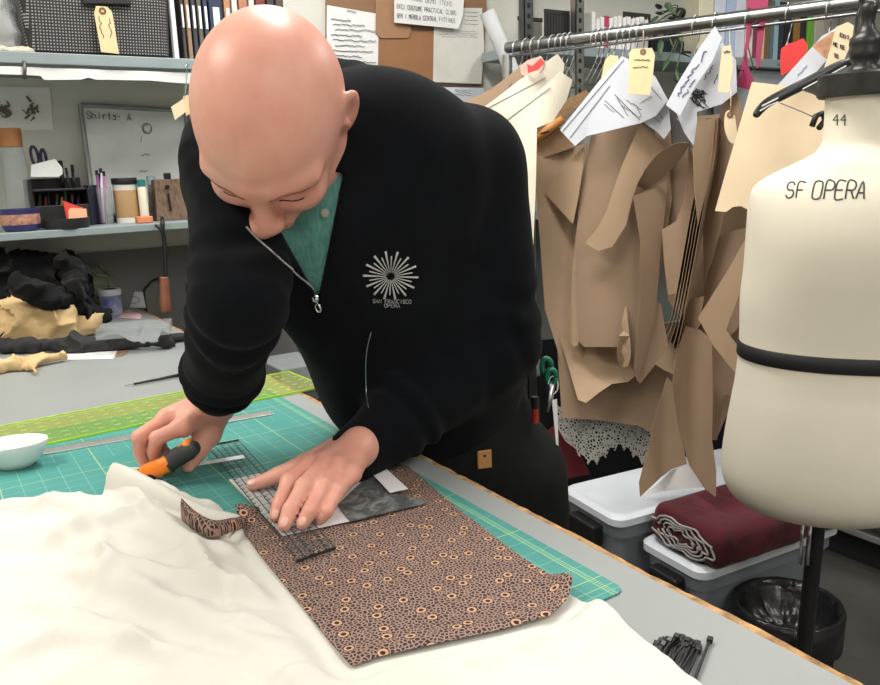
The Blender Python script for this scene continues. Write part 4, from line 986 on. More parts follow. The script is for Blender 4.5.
box('back_panel', (lo[0], 2.54, lo[2]), (hi[0], 2.55, z1), BLK, og); box('side_panel', (lo[0], 2.42, lo[2]), (lo[0]+.006, 2.54, z1), BLK, og); box('side_panel', (hi[0]-.006, 2.42, lo[2]), (hi[0], 2.54, z1-.03), BLK, og)
box('front_panel', (lo[0]+.0061, 2.42, lo[2]), (hi[0]-.0061, 2.426, lo[2]+(z1-lo[2])*.45), BLK, og); box('base', (lo[0]+.0061, 2.4261, lo[2]), (hi[0]-.0061, 2.5399, lo[2]+.006), BLK, og); box('top_tray', (lo[0]+.0061, 2.43, z1-.035), (hi[0]-.0061, 2.5399, z1-.028), BLK, og)
tr = can('round_tray', 'black round tray in front of the desk organizer', 'tray', 40, 91, 218, 2.35, [('tray_body', BLK, [(0, 0), (.94, 0), (1, .5), (1, 1), (.97, 1), (.93, .3), (0, .25)])])
for k in range(9):
    px = 33+k*5.6; c = [(96, 90, 40), (60, 62, 40), (120, 60, 62), (40, 40, 44), (96, 96, 92), (150, 110, 60), (70, 80, 60), (112, 70, 84), (46, 46, 48)][k]
    p0 = ony(px, 214, 2.45+.008*(k % 5)); p0[2] = SZ+.0075; p1 = ony(px+random.uniform(-2, 2), 191+(k % 3)*3, 2.46+.008*(k % 5))
    t = thing('pencil', 'pencil standing inside the black desk organizer', 'pencil', p0, 'pencils in the organizer'); MB().tube([p0, p1], .0035, n=6).build('barrel', mat('pencil_%d' % k, srgb(*c), .5), t)
tp_ = z1-.028
p_ = [np.array(ony(x, y, 2.47)) for x, y in [(31, 165), (55, 159), (62, 168), (62, 174), (58, 177), (30, 177)]]
sheet('envelope', [tuple(p[[0, 2]]) for p in p_], .02, lambda x, z: (x, 2.45+(z-tp_)*.25, z), PAPER, None, thick=.002, label='white envelope lying on top of the black desk organizer', cat='envelope')
for k, (xa, ya, xb, yb, c, w_, lab, ct) in enumerate([(37, 166, 32, 144, (58, 52, 86), .011, 'purple scissors handle leaning up from the desk organizer, left one', 'scissors'), (45, 168, 42, 147, (46, 44, 74), .008, 'dark purple scissors handle leaning in the desk organizer, right one', 'scissors'), (62, 177, 60, 161, (18, 18, 20), .006, 'thick black marker standing at the organizer end', 'marker'), (73, 178, 72, 165, (40, 40, 42), .004, 'slim dark pen standing right of the black marker', 'pen'), (68, 178, 66, 168, (60, 62, 66), .003, 'short grey pen standing between marker and slim pen', 'pen')]):
    p0, p1 = ony(xa, ya, 2.50), ony(xb, yb, 2.515); p0[2] = max(p0[2], tp_) if k < 2 else tp_+.0005
    t = thing('scissors' if ct == 'scissors' else ct+'_pen' if ct == 'marker' else 'ink_pen', lab, ct, p0)
    if ct == 'scissors':
        d = p1-p0; lp = [p0+d*(.45+.5*math.sin(a)*.9)+np.array((w_*.8*math.cos(a), 0, 0)) for a in np.linspace(0, 2*PI, 15)]
        MB().tube(lp, .0042, n=8).build('handle_loop', mat('scissor_%d' % k, srgb(*c), .4), t, smooth=True); MB().tube([p0, p0+d*.1], .004, n=8).build('shank', STEEL, t)
    else:
        MB().tube([p0, p0+(p1-p0)*.7], w_, n=10).build('barrel', mat('pen_%d' % k, srgb(*c), .4), t, smooth=True); MB().tube([p0+(p1-p0)*.7, p1], w_*1.15, n=10).build('cap', BLACKP, t, smooth=True)
RED = mat('red_card', srgb(206, 62, 50), .6); PCH = mat('peach_card', srgb(226, 172, 136), .7)
def card(name, P, Y, m, label, cat, lean=.15, th=.0015, stand=None):
    zb = min(ony(x, y, Y)[2] for x, y in P); dz = (stand-zb) if stand is not None else 0
    return sheet(name, [tuple(ony(x, y, Y)[[0, 2]]+np.array((0, dz))) for x, y in P], .015, lambda x, z: (x, Y+(z-zb)*lean, z), m, None, thick=th, smooth=False, label=label, cat=cat)
TB = SZ+.0125
card('red_card', [(62, 191), (75, 196), (82, 198), (83, 214), (66, 213)], 2.385, RED, 'red paper card leaning in the black tray', 'card', stand=SZ+.008)
card('note_pad', [(67, 199), (70, 197), (85, 198), (86, 208), (85, 213), (67, 213)], 2.36, PCH, 'peach sticky note pad before the red card', 'note pad', th=.004, stand=SZ+.008)
lo, hi = std(88, 97, 186, SZ+.0004, 2.44, .08); t = thing('cardboard_box', 'narrow navy box right of the desk organizer', 'box', ((lo[0]+hi[0])/2, 2.48, SZ)); box('carton', lo, (hi[0]+.012, hi[1], hi[2]), mat('navy_card', srgb(38, 42, 66), .6), t); box('flap', (lo[0], lo[1], hi[2]), (hi[0]+.012, hi[1], hi[2]+.002), BLK, t)
can('pen_cup', 'clear plastic cup of pens on the shelf', 'cup', 95, 112, 188, 2.42, [('cup_body', GLASS, [(.0, .03), (.8, .0), (1, .95), (1.03, 1), (.98, 1), (.78, .05)])])
for k, (xb, yb, c) in enumerate(((97, 175, (120, 70, 120)), (101, 173, (196, 196, 200)), (104, 176, (170, 90, 150)), (100, 178, (60, 60, 70)))):
    p0 = ony(100+k*2, 210, 2.415+.004*k); p0[2] = SZ+.006; p1 = ony(xb, yb, 2.425); t = thing('ink_pen', 'pen standing in the clear plastic cup', 'pen', p0, 'pens in the clear cup'); MB().tube([p0, p1], .0038, n=8).build('barrel', mat('cup_pen_%d' % k, srgb(*c), .4), t, smooth=True); MB().lathe([(0, -.001), (.004, 0), (.0045, .012), (0, .014)], tuple(p1), n=8).build('cap', BLACKP, t)
KL = mat('tan_label', srgb(176, 142, 100), .7); BWL = mat('jar_plastic', srgb(214, 212, 206), .4); TEALP = mat('teal_cap', srgb(40, 122, 122), .4)
can('storage_jar', 'white jar with black lid and tan label beside the pen cup', 'jar', 110, 137, 178, 2.43, [('jar_body', BWL, [(0, 0), (.93, 0), (.95, .03), (.95, .84), (.85, .87)]), ('label_wrap', KL, [(.955, .12), (.965, .13), (.965, .72), (.955, .73)]), ('black_lid', BLACKP, [(0, .86), (1, .86), (1.02, .88), (1.02, .98), (.98, 1), (0, 1)])])
can('glue_bottle', 'cream bottle with a teal cap beside the tan label jar', 'bottle', 135.5, 146, 179.5, 2.40, [('bottle_body', mat('cream_bottle', srgb(222, 214, 196), .5), [(0, 0), (.9, 0), (.95, .04), (.9, .80), (.7, .84)]), ('cap', TEALP, [(0, .84), (.86, .84), (.86, .99), (0, 1)])])
can('glass_vial', 'clear glass bottle with pale blue cap before the whiteboard', 'bottle', 145, 156, 176, 2.46, [('bottle_body', GLASS, [(0, .02), (.9, 0), (.92, .03), (.92, .76), (.8, .8)]), ('cap', mat('pale_blue_cap', srgb(146, 172, 184), .4), [(0, .8), (.88, .8), (.88, 1), (0, 1)])])
lo, hi = std(137, 153, 216.5, SZ+.0004, 2.34, .03); box('orange_eraser', lo, hi, mat('orange_rubber', srgb(208, 128, 88), .7), None, bevel=.003, label='small orange eraser block at the shelf front edge', cat='eraser')
lo, hi = std(155, 187, 179, SZ+.0004, 2.40, .09)
tb_ = thing('wooden_box', 'brown woven wooden box with keyhole on the shelf', 'box', ((lo[0]+hi[0])/2, 2.445, SZ))
WV = mat('woven_wood', srgb(136, 112, 92), .8, col2=srgb(92, 72, 60), vs=120, stretch=(1, 1, .4), bump=.8, bs=220)
MB().add([(lo[0]-.006, lo[1], lo[2]), (hi[0]+.004, lo[1], lo[2]), (hi[0]+.004, hi[1], lo[2]), (lo[0]-.006, hi[1], lo[2]), (lo[0], lo[1]+.01, hi[2]), (hi[0]-.004, lo[1]+.01, hi[2]), (hi[0]-.004, hi[1]-.005, hi[2]), (lo[0], hi[1]-.005, hi[2])], [(0, 3, 2, 1), (4, 5, 6, 7), (0, 1, 5, 4), (1, 2, 6, 5), (2, 3, 7, 6), (3, 0, 4, 7)]).build('body', WV, tb_, bevel=.002)
xc = (lo[0]+hi[0])/2
MB().tube([ony(168, 187, 2.398)-np.array((0, -.003, 0)), ony(168, 187, 2.398)+np.array((0, .01, 0))], .006, n=12).build('keyhole', BLACKP, tb_); MB().tube([ony(168, 193, 2.397), ony(171, 211, 2.397)], .0032, n=6).build('hanging_cord', BLACKP, tb_)
box('knob', (xc-.009, 2.43, hi[2]), (xc+.009, 2.45, hi[2]+.018), BLACKP, tb_, bevel=.003)
# wooden handled tool hung from the shelf front on a black strap
ht = thing('hanging_tool', 'wooden handled tool hanging from the shelf on a black strap', 'tool', ony(165, 312, 2.29))
MB().tube(smooth_path([ony(162, 218, 2.32), ony(162.5, 222, 2.291), ony(163, 232, 2.288), ony(165, 250, 2.288), ony(166, 284, 2.288)], 5), .0058, n=8).build('strap', BLACKP, ht, smooth=True)
MB().tube(smooth_path([ony(155, 225, 2.29), ony(160, 229, 2.285), ony(163, 234, 2.284)], 4), .004, n=6).build('strap_tail', BLACKP, ht, smooth=True)
HW = mat('handle_wood', srgb(146, 96, 70), .5, col2=srgb(116, 72, 52), vs=40, stretch=(1, 1, .15))
MB().tube(smooth_path([ony(164, 277, 2.288), ony(164.5, 284, 2.288), ony(165, 298, 2.288), ony(166, 310, 2.288), ony(166, 313, 2.288)], 4), [.0125]*4+[.0135]*4+[.0155]*4+[.0145, .0135, .012, .011, .009], n=14).build('handle', HW, ht, smooth=True)
# ================================================== centre: board of notes on the back wall
YB = YW-.012
bd = sheet('notice_board', [tuple(ony(x, y, YB)[[0, 2]]) for x, y in [(326, -40), (484, -40), (486, 10), (482, 86), (360, 82), (326, 78)]], .1, lambda x, z: (x, YB, z), CARDB, None, thick=.01, smooth=False, label='brown cardboard notice board pinned to the back wall', cat='notice board')
def pinned(name, P, off, m, label, cat, lines_=None, rr_=.0011, tilt=0., im=GREYINK):
    Y = YB-.006-off; o = sheet(name, [tuple(ony(x, y, Y)[[0, 2]]) for x, y in P], .05, lambda x, z: (x, Y+.002*math.sin(9*x+4*z), z), m, None, thick=.0008, label=label, cat=cat)
    if lines_:
        mb = MB()
        for ln in lines_: mb.tube([Vector(ony(x, y, Y-.0022)) for x, y in ln], rr_, n=4)
        mb.build('writing', im, o)
    return o
pinned('letter', [(327, 5), (379, 14), (378, 79), (326, 70)], .001, PAPER, 'white handwritten letter pinned at the board left, beside the head', 'letter', [scrawl(331+(k % 3)*2, 19+k*5.2, 20+((k*37) % 25), 1.5, 14, .9, k) for k in range(10)]+[scrawl(347, 10, 9, 1, 8, 1.2, 77)], .0012)
pinned('folder', [(376, -10), (408, -10), (411, 32), (408, 38), (381, 38), (376, 33)], .006, mat('tan_folder', srgb(160, 122, 92), .75), 'tan folder flap with rounded corners pinned beside the letter', 'folder')
pinned('cardboard_sheet', [(379, 33), (434, 31), (433, 83), (379, 82)], .002, mat('orange_cardboard', srgb(150, 106, 72), .75), 'orange brown cardboard sheet in the middle of the board', 'cardboard')
pinned('page', [(434, 8), (482, 8), (484, 47), (481, 84), (433, 82)], .004, mat('grey_page', srgb(208, 206, 198), .8), 'white printed page pinned at the board right', 'paper', [scrawl(439+(k % 2)*3, 31+k*1.9, 36, .6, 16, .5, 40+k) for k in range(4)]+[scrawl(464, 12+k*4, 14, .5, 8, .5, 60+k) for k in range(4)], .0008)
YS = YB-.03
sg = pinned('paper_sign', [(394.5, -6), (464, -6), (462.5, 15), (458, 29), (394.5, 22.5)], .02, PAPER, 'white paper sign with printed capital lettering over the board', 'sign')
mb = MB()
for text, x0_, y0_, x1_, y1_, h in (('EFCI COSTUME PRACTICAL CLUBS', 397, 6.0, 456, 13, 4.3), ('GFM I MEROLA CENTRAL FITTINGS', 397, 15.3, 455, 20.8, 4.3), ('THRU DEMO ITEMS', 412, -1.5, 452, 4.2, 4.2)):
    st = strokes(text, h, 1.5); xs = [a for l in st for a, b in l]; w0 = max(xs)-min(xs)
    for ln in st: mb.tube([Vector(ony((x0_+x1_)/2+a*(x1_-x0_)/w0, (y0_+y1_)/2+a*(y1_-y0_)/w0-b, YB-.0285)) for a, b in ln], .0008, n=4)
mb.build('lettering', INK, sg)
pinned('paper_sheet', [(384, 84), (434, 86), (434, 104), (384, 104)], .001, PAPER, 'white paper edge below the cardboard sheet behind the shoulder', 'paper')
pinned('paper_sheet', [(436, 87), (484, 88), (480, 112), (436, 112)], .001, mat('bluish_paper', srgb(206, 212, 218), .8), 'bluish paper edge below the printed page', 'paper', [scrawl(455, 90+k*2, 16, 1, 6, .8, 90+k) for k in range(3)], .001)
mb = MB(); mb.tube([ony(487, 12, 2.24), ony(514, 76, 2.20), ony(541, 142, 2.16)], .026, n=24); mb.build('paper_roll', mat('roll_paper', srgb(196, 198, 200), .7), None, smooth=True, autosmooth=40, label='long white paper roll leaning between the notice board and the clothes rail', cat='paper roll')
# ================================================== clutter at the far end of the table
BLKF = mat('black_cloth', srgb(20, 20, 22), .9, var=.3, vs=18, bump=.35, bs=260, sheen=.05, spec=.2)
TANL = mat('tan_leather', srgb(212, 186, 138), .6, col2=srgb(184, 152, 106), vs=16, bump=.3, bs=120)
_lumps = []
def lump(name, parts, k, h, m, label, cat, n1=(16, .006), n2=(45, .0025), flat_=True, relax=1, aniso=(1, 1, 1), avoid=True):
    """cloth heap: blended ellipsoids/cones with ridged creases"""
    def fn(P):
        d = None
        for p in parts:
            e = d_ell(P, p[1], p[2] if len(p) > 3 else np.eye(3), p[-1]) if p[0] == 'e' else d_cone(P, p[1], p[2], p[3], p[4])
            d = e if d is None else smin(d, e, k)
        w = P+.03*np.stack([vnoise(P*9), vnoise(P*9+7), vnoise(P*9+13)], 1).astype(np.float32)
        d = d+n1[1]*(1-2.2*(1-np.abs(vnoise(w*V3(aniso)*n1[0])))**3)+n2[1]*(np.abs(vnoise(w*n2[0]))*2-.6)
        for lo_, hi_, g in prev: 
            i = ((P > lo_) & (P < hi_)).all(1)
            if i.any(): d[i] = np.maximum(d[i], .005-g(P[i]))
        d = np.maximum(d, P[:, 1]-(YW-.02)); d = np.maximum(d, -np.maximum(np.maximum(P[:, 2]-1.20, 1.165-P[:, 2]), 2.292-P[:, 1]))
        return np.maximum(d, TZ+.0015-P[:, 2]) if flat_ else d
    prev = list(_lumps) if avoid else []
    pts = np.array([q for p in parts for q in ([p[1]] if p[0] == 'e' else [p[1], p[2]])]); R_ = max(max(np.atleast_1d(p[-1])) for p in parts)+.04; _lumps.append((pts.min(0)-R_, pts.max(0)+R_, fn))
    return soft(name, fn, pts.min(0)-R_, pts.max(0)+R_, h, m, None, relax=relax, label=label, cat=cat)[0]
T = lambda x, y, z=TZ: onz(x, y, z)
# black garments heaped at the far left
lump('garment_heap', [('e', T(18, 296, TZ+.10), np.eye(3), (.17, .085, .105)), ('e', T(-40, 300, TZ+.10), np.eye(3), (.18, .12, .11)), ('e', T(58, 287, TZ+.10), np.eye(3), (.075, .06, .085)), ('e', T(-90, 300, TZ+.1), np.eye(3), (.18, .14, .1))], .05, .0055, BLKF, 'heap of black cloth garments at the far left of the table', 'clothes', n1=(15, .020), n2=(38, .007))
lump('folded_strap', [('c', T(22, 285, TZ+.16), T(60, 300, TZ+.105), .028, .026), ('c', T(50, 298, TZ+.12), T(106, 318, TZ+.034), .024, .022), ('c', T(75, 285, TZ+.13), T(98, 314, TZ+.05), .018, .018)], .02, .004, BLKF, 'thick folded black cloth band in front of the dark garment heap', 'clothes', n1=(20, .007), n2=(55, .003), flat_=False)
lump('garment_heap', [('c', T(68, 262, TZ+.17), T(78, 290, TZ+.13), .028, .02), ('e', T(72, 264, TZ+.18), np.eye(3), (.035, .03, .03))], .02, .004, BLKF, 'small black bunched cloth with white lining tips on the heap', 'clothes', n1=(24, .010), flat_=False)
lump('tan_garment', [('e', T(38, 325, TZ+.05), np.eye(3), (.105, .06, .075)), ('e', T(12, 335, TZ+.03), np.eye(3), (.12, .05, .035)), ('e', T(74, 326, TZ+.03), np.eye(3), (.075, .035, .028)), ('e', T(-30, 335, TZ+.03), np.eye(3), (.12, .06, .04)), ('c', T(20, 318, TZ+.055), T(88, 322, TZ+.035), .012, .012), ('c', T(38, 300, TZ+.06), T(60, 320, TZ+.045), .02, .02)], .03, .0045, TANL, 'crumpled tan leather garment in front of the black cloth heap', 'clothes', n1=(18, .014), n2=(46, .005))
lump('dark_garment', [('c', T(-60, 346, TZ+.018), T(90, 344, TZ+.018), .024, .022), ('c', T(60, 345, TZ+.016), T(165, 344, TZ+.012), .022, .014), ('e', T(173, 338, TZ+.012), np.eye(3), (.03, .02, .014))], .02, .0045, mat('charcoal_cloth', srgb(44, 43, 45), .85, var=.2, vs=20, bump=.3, bs=200), 'long rolled charcoal garment lying along the front of the tan leather', 'clothes', n1=(16, .009), n2=(50, .004))
lump('leather_glove', [('c', T(-20, 370, TZ+.012), T(20, 363, TZ+.016), .022, .018), ('c', T(20, 363, TZ+.015), T(62, 356, TZ+.014), .015, .010), ('c', T(28, 362, TZ+.012), T(36, 372, TZ+.008), .010, .007)], .012, .004, TANL, 'narrow tan leather piece lying in front of the charcoal garment', 'leather', n1=(26, .004))
MOSS = mat('moss_green', srgb(146, 152, 124), .9, col2=srgb(104, 112, 88), vs=70)
lump('green_tulle', [('e', T(99, 312)+np.array((0, 0, .065)), np.eye(3), (.05, .035, .085))], .02, .0045, MOSS, 'bunch of grey green netting behind the blue tape roll', 'netting', n1=(50, .010), n2=(110, .005), relax=0, avoid=False)
# blue and white tub
c = T(112, 315); BW = mat('blue_white_label', srgb(70, 92, 160), .45, col2=srgb(190, 196, 214), vs=26)
tbx = thing('tape_tub', 'round blue and white tub with a white lid beside the heap', 'tub', c)
r_ = .031
MB().lathe([(0, 0), (r_*.95, 0), (r_, .004), (r_, .06)], tuple(c), n=28).build('tub_body', BW, tbx, smooth=True, autosmooth=40); MB().lathe([(0, .061), (r_*1.05, .061), (r_*1.08, .064), (r_*1.08, .076), (r_*1.02, .079), (0, .079)], tuple(c), n=28).build('lid', WHITEP, tbx, smooth=True, autosmooth=40)
MB().lathe([(0, .0793), (r_*.6, .0793), (r_*.6, .0797), (0, .0797)], tuple(c), n=24).build('lid_print', mat('dark_blue_print', srgb(54, 60, 96), .5), tbx)
# small standing card with a blue oval sketch
a, b = T(124, 308), T(146, 308); z = .05
q = [a, b, T(146, 296, TZ+.035), T(124, 294, TZ+.04)]
ca = flat_card = sheet('sketch_card', [(0, 0), (1, 0), (1, 1), (0, 1)], .25, lambda u, v: tuple(a+(b-a)*u+np.array((0, .02*v, .048*v))+np.array((0, 0, .001))), PAPER, None, thick=.001, label='small white card with a blue oval sketch at the table end', cat='card')
MB().tube([a+(b-a)*(.45+.33*math.cos(t))+np.array((0, -.0015+.02*(.5+.22*math.sin(t)), .048*(.5+.22*math.sin(t))+.001)) for t in np.linspace(0, 2*PI, 22)], .0009, n=4).build('sketch', mat('blue_ink', srgb(60, 80, 150), .6), ca)
flatq = lambda name, pts, z, m, th, **kw: flat(name, pts, z, m, th, **kw)
flatq('pink_slip', [(118, 318), (128, 309), (142, 315), (140, 319)], TZ+.0012, mat('pink_paper', srgb(226, 188, 186), .8), .0008, label='pink paper slip beneath the clear box at the table end', cat='paper')
flatq('white_paper_sheet', [(60, 352), (118, 350), (113, 359), (66, 360)], TZ+.0006, PAPER, .0008, label='white paper strip on the grey table before the charcoal garment', cat='paper')
flatq('tan_scrap', [(118, 351), (130, 350), (123, 356), (116, 357)], TZ+.0006, CARDB, .0008, label='tan paper scrap at the right end of the white strip', cat='paper')
# clear plastic case lying across the garments
BOXP = clear_mat('clear_box_plastic', (.93, .94, .94), .16, srgb(210, 212, 214), .12)
x0_, x1_ = T(96, 338, TZ+.045), T(170, 332, TZ+.045)
pc_ = thing('plastic_case', 'clear plastic case lying over the charcoal garment near the table end', 'case', (x0_+x1_)/2-np.array((0, 0, .01)))
e1 = nrmz((x1_-x0_)*(1, 1, 0)); e2 = np.array((-e1[1], e1[0], 0)); Lh = np.linalg.norm(x1_-x0_)/2; cc_ = (x0_+x1_)/2+e2*.05+np.array((0, 0, .004))
for nm, c_, hx, hy, hz in (('base', cc_-np.array((0, 0, .008)), e1*Lh, e2*.055, (0, 0, .0012)), ('lid', cc_+np.array((0, 0, .010)), e1*Lh, e2*.055, (0, 0, .0012)), ('front_wall', cc_-e2*.054, e1*Lh, e2*.001, (0, 0, .008)), ('back_wall', cc_+e2*.054, e1*Lh, e2*.001, (0, 0, .008)), ('divider', cc_+e1*.01, e1*.001, e2*.053, (0, 0, .008)), ('end_wall', cc_-e1*(Lh-.001), e1*.001, e2*.053, (0, 0, .008)), ('end_wall', cc_+e1*(Lh-.001), e1*.001, e2*.053, (0, 0, .008))):
    MB().obox(c_, hx, hy, hz).build(nm, BOXP, pc_, bevel=.0004)
# black cable down the wall by the table corner
MB().tube(smooth_path([(.66, 2.58, 1.0), (.63, 2.595, 1.005), (.60, 2.60, .985), (.585, 2.60, .93), (.62, 2.602, .6), (.66, 2.6, .02)], 8), .0035, n=8).build('power_cord', BLACKP, None, smooth=True, label='black cord arching down behind the table corner', cat='cord')
# dark low cabinet and odds and ends glimpsed past the table edge
DK = mat('dark_cabinet_paint', srgb(46, 46, 48), .6)
cb = thing('low_cabinet', 'low dark cabinet against the back wall beyond the table', 'cabinet', (1.05, 2.35, 0))
box('carcass', (.76, 2.12, 0), (1.42, 2.6, .66), DK, cb); box('door', (.77, 2.108, .03), (1.08, 2.119, .64), DK, cb); box('door', (1.10, 2.108, .03), (1.41, 2.119, .64), DK, cb)
for x in (1.05, 1.13): box('handle', (x, 2.098, .3), (x+.012, 2.1079, .4), STEEL, cb)
box('storage_box', (.86, 2.2, .6605), (1.0, 2.4, .745), mat('grey_box', srgb(140, 146, 146), .6), None, bevel=.004, label='grey box standing on the low dark cabinet', cat='box')
MAR = mat('maroon_cloth', srgb(92, 22, 30), .9, var=.25, vs=12, bump=.3, bs=300, sheen=.15)
lump('folded_cloth', [('e', (.83, 1.86, .50), np.eye(3), (.10, .09, .05))], .02, .006, mat('mauve_cloth', srgb(112, 72, 74), .9, col2=srgb(72, 48, 52), vs=30, bump=.3), 'folded mauve cloth on the stool beyond the table', 'cloth', flat_=False, n1=(20, .008))
st_ = thing('work_stool', 'dark stool standing behind the table edge', 'stool', (.84, 1.86, 0))
MB().lathe([(0, .42), (.15, .42), (.16, .43), (.16, .445), (.15, .455), (0, .455)], (.84, 1.86, 0), n=36).build('seat', DK, st_, smooth=True, autosmooth=40)
for k in range(4): a = PI/4+k*PI/2; MB().tube([(.84+.11*math.cos(a), 1.86+.11*math.sin(a), .42), (.84+.15*math.cos(a), 1.86+.15*math.sin(a), 0.001)], .011, n=8).build('leg', DSTEEL, st_, smooth=True)
# ================================================== right: metal shelving along the back wall
RX = lambda x, Y=2.3: ony(x, 40, Y)[0]
BZ = 1.735
su = thing('shelving_unit', 'grey steel shelving unit of books and plants behind the clothes rail', 'shelving', (2.9, 2.45, 0))
for px, m in ((529, DSTEEL), (580, STEEL)):
    x = ony(px, 30, 2.3)[0]
    for y in ((2.3,) if px == 529 else (2.3, 2.585)):
        po = MB().box((x-.02, y, 0), (x+.02, y+.003, 2.35)).box((x-.02, y, 0), (x-.017, y+.03, 2.35)); po.build('post', m, su)
    hz = MB()
    for k in range(24): hz.box((x-.006, 2.2985, 1.5+k*.035), (x+.006, 2.2999, 1.515+k*.035))
    o_ = hz.build('slot_row', BLACKP, su); o_['kind'] = 'stuff'
x = 4.3
for y in (2.3, 2.585): MB().box((x-.02, y, 0), (x+.02, y+.003, 2.35)).build('post', STEEL, su)
xl = ony(529, 30, 2.3)[0]
for z in (BZ, 1.15, .55, 2.25): box('shelf_board', (xl, 2.304, z-.035), (4.32, 2.584, z), SHELFM, su)
def on_shelf(x0_, x1_, ytop, Y=2.33, dep=.16):
    a, b = ony(x0_, ytop, Y), ony(x1_, ytop, Y); return (a[0], Y, BZ+.0006), (b[0], Y+dep, max(a[2], b[2]))
def crate(label, lo, hi, nslat):
    t = thing('slatted_crate', label, 'crate', ((lo[0]+hi[0])/2, (lo[1]+hi[1])/2, lo[2])); cm_ = mat('dark_crate', srgb(46, 42, 40), .6)
    h = hi[2]-lo[2]; box('base', lo, (hi[0], hi[1], lo[2]+.008), cm_, t); box('rim', (lo[0], lo[1], hi[2]-.015), (hi[0], lo[1]+.008, hi[2]), cm_, t); box('rim', (lo[0], hi[1]-.008, hi[2]-.015), (hi[0], hi[1], hi[2]), cm_, t)
    box('panel', (lo[0]+.003, hi[1]-.006, lo[2]+.008), (hi[0]-.003, hi[1]-.001, hi[2]-.015), mat('crate_inner', srgb(120, 116, 110), .7), t)
    for k in range(nslat):
        x = lo[0]+(hi[0]-lo[0]-.01)*k/(nslat-1); box('slat', (x, lo[1], lo[2]+.008), (x+.010, lo[1]+.006, hi[2]-.015), cm_, t, bevel=0)
lo, hi = on_shelf(545, 570, 11, 2.345); crate('dark slatted crate on the shelving between its two left posts', lo, hi, 9)
lo, hi = on_shelf(624, 651, 14, 2.42, .12); crate('dark slatted crate behind the white file cards', lo, hi, 8)
# row of white file cards with one magenta divider
for k in range(13):
    px = 592+k*4.4; c_ = 'divider' if k == 3 else 'card'; h = [12, 19, 17, 16, 18, 17, 16, 18, 17, 19, 18, 17, 20][k]
    lo, hi = on_shelf(px, px+3.6, h, 2.325, .1)
    if k == 3: box('file_divider', lo, hi, mat('magenta_card', srgb(190, 52, 92), .6), None, bevel=.0005, label='magenta divider among the white file cards on the shelving', cat='divider')
    else: box('file_card', lo, hi, PAPER, None, bevel=.0005, label='white file card standing in the row on the steel shelving', cat='file card', group='white file cards')
# tape ring, plant, flowers, arch
c = ony(653, 15, 2.36); c[2] = BZ+.05
MB().lathe([(.024, -.012), (.045, -.012), (.045, .012), (.024, .012), (.024, -.012)], tuple(c), n=32, axis=(0, 1, 0), closed=True).build('tape_roll', mat('pink_tape', srgb(190, 130, 124), .5), None, smooth=True, autosmooth=40, label='pink tape roll standing on the shelving beside the plant', cat='tape')
LEAF = mat('dark_leaf', srgb(46, 74, 50), .5, col2=srgb(84, 108, 78), vs=40)
pl = thing('potted_plant', 'green trailing plant hanging over the shelving edge', 'plant', ony(664, 50, 2.38)*np.array((1, 1, 0))+np.array((0, 0, BZ)))
pp = pl.location
MB().lathe([(0, 0.001), (.045, 0.001), (.055, .07), (.05, .07), (.045, .06), (0, .06)], tuple(pp), n=24).build('pot', mat('dark_pot', srgb(58, 54, 52), .5), pl, smooth=True, autosmooth=40)
random.seed(21); mb = MB(); sm = MB()
def leaf(mb, base, d, L_, W_, droop):
    d = nrmz(d); s = nrmz(np.cross(d, (0, 0, 1.0))); v = []
    for i in range(7):
        t = i/6; c_ = base+d*L_*t+np.array((0, 0, -droop*t*t)); w = W_*math.sin(PI*(.08+.92*t)**.8)*.5; v += [c_-s*w, c_+np.array((0, 0, .003)), c_+s*w]
    mb.add(v, [(i*3+j, i*3+j+1, (i+1)*3+j+1, (i+1)*3+j) for i in range(6) for j in (0, 1)])
tips = [(664, 12), (672, 20), (657, 22), (668, 34), (661, 40), (674, 52), (668, 60), (676, 70), (674, 80), (660, 15), (667, 8)]
for i, (x, y) in enumerate(tips):
    tp_ = ony(x, y, 2.27-.005*(i % 4)); b0 = np.array(pp)+np.array((0, -.02, .07)); sm.tube(smooth_path([b0, (b0+tp_)/2+np.array((0, -.05, .05)), tp_], 5), .0025, n=5)
    for k in range(2 if y < 45 else 1): leaf(mb, np.array(tp_)+np.array((0, 0, .02*k)), (random.uniform(-1, 1), -.4, random.uniform(-.9, .5)), .07, .026, .02)
sm.build('stem', mat('plant_stem', srgb(96, 110, 70), .6), pl, smooth=True); o = mb.build('leaves', LEAF, pl, smooth=True); o.modifiers.new('s', 'SOLIDIFY').thickness = .0008
fl = thing('flower_bunch', 'small bunch of dried yellow flowers on the shelving', 'flowers', ony(679, 20, 2.48)*np.array((1, 1, 0))+np.array((0, 0, BZ)))
mb = MB(); sm = MB()
for k in range(26):
    a = random.uniform(0, 2*PI); rr_ = random.uniform(0, .05); p = np.array(fl.location)+np.array((rr_*math.cos(a), .6*rr_*math.sin(a), .14+random.uniform(-.03, .03))); mb.lathe([(0, -.007), (.006, -.003), (.0075, 0), (.006, .004), (0, .007)], tuple(p), n=7); sm.tube([np.array(fl.location)+np.array((0, 0, .002)), p], .0012, n=4)
mb.build('blossoms', mat('dry_yellow', srgb(184, 168, 96), .8, vs=60), fl); sm.build('stem', mat('dry_stem', srgb(110, 104, 70), .8), fl)
lo, hi = on_shelf(684, 702, 8, 2.36, .14); cx = (lo[0]+hi[0])/2; ta = thing('tape_dispenser', 'black arched tape dispenser on the shelving right of the flowers', 'tape dispenser', (cx, 2.42, BZ))
hh = hi[2]-BZ; ww = (hi[0]-lo[0])/2
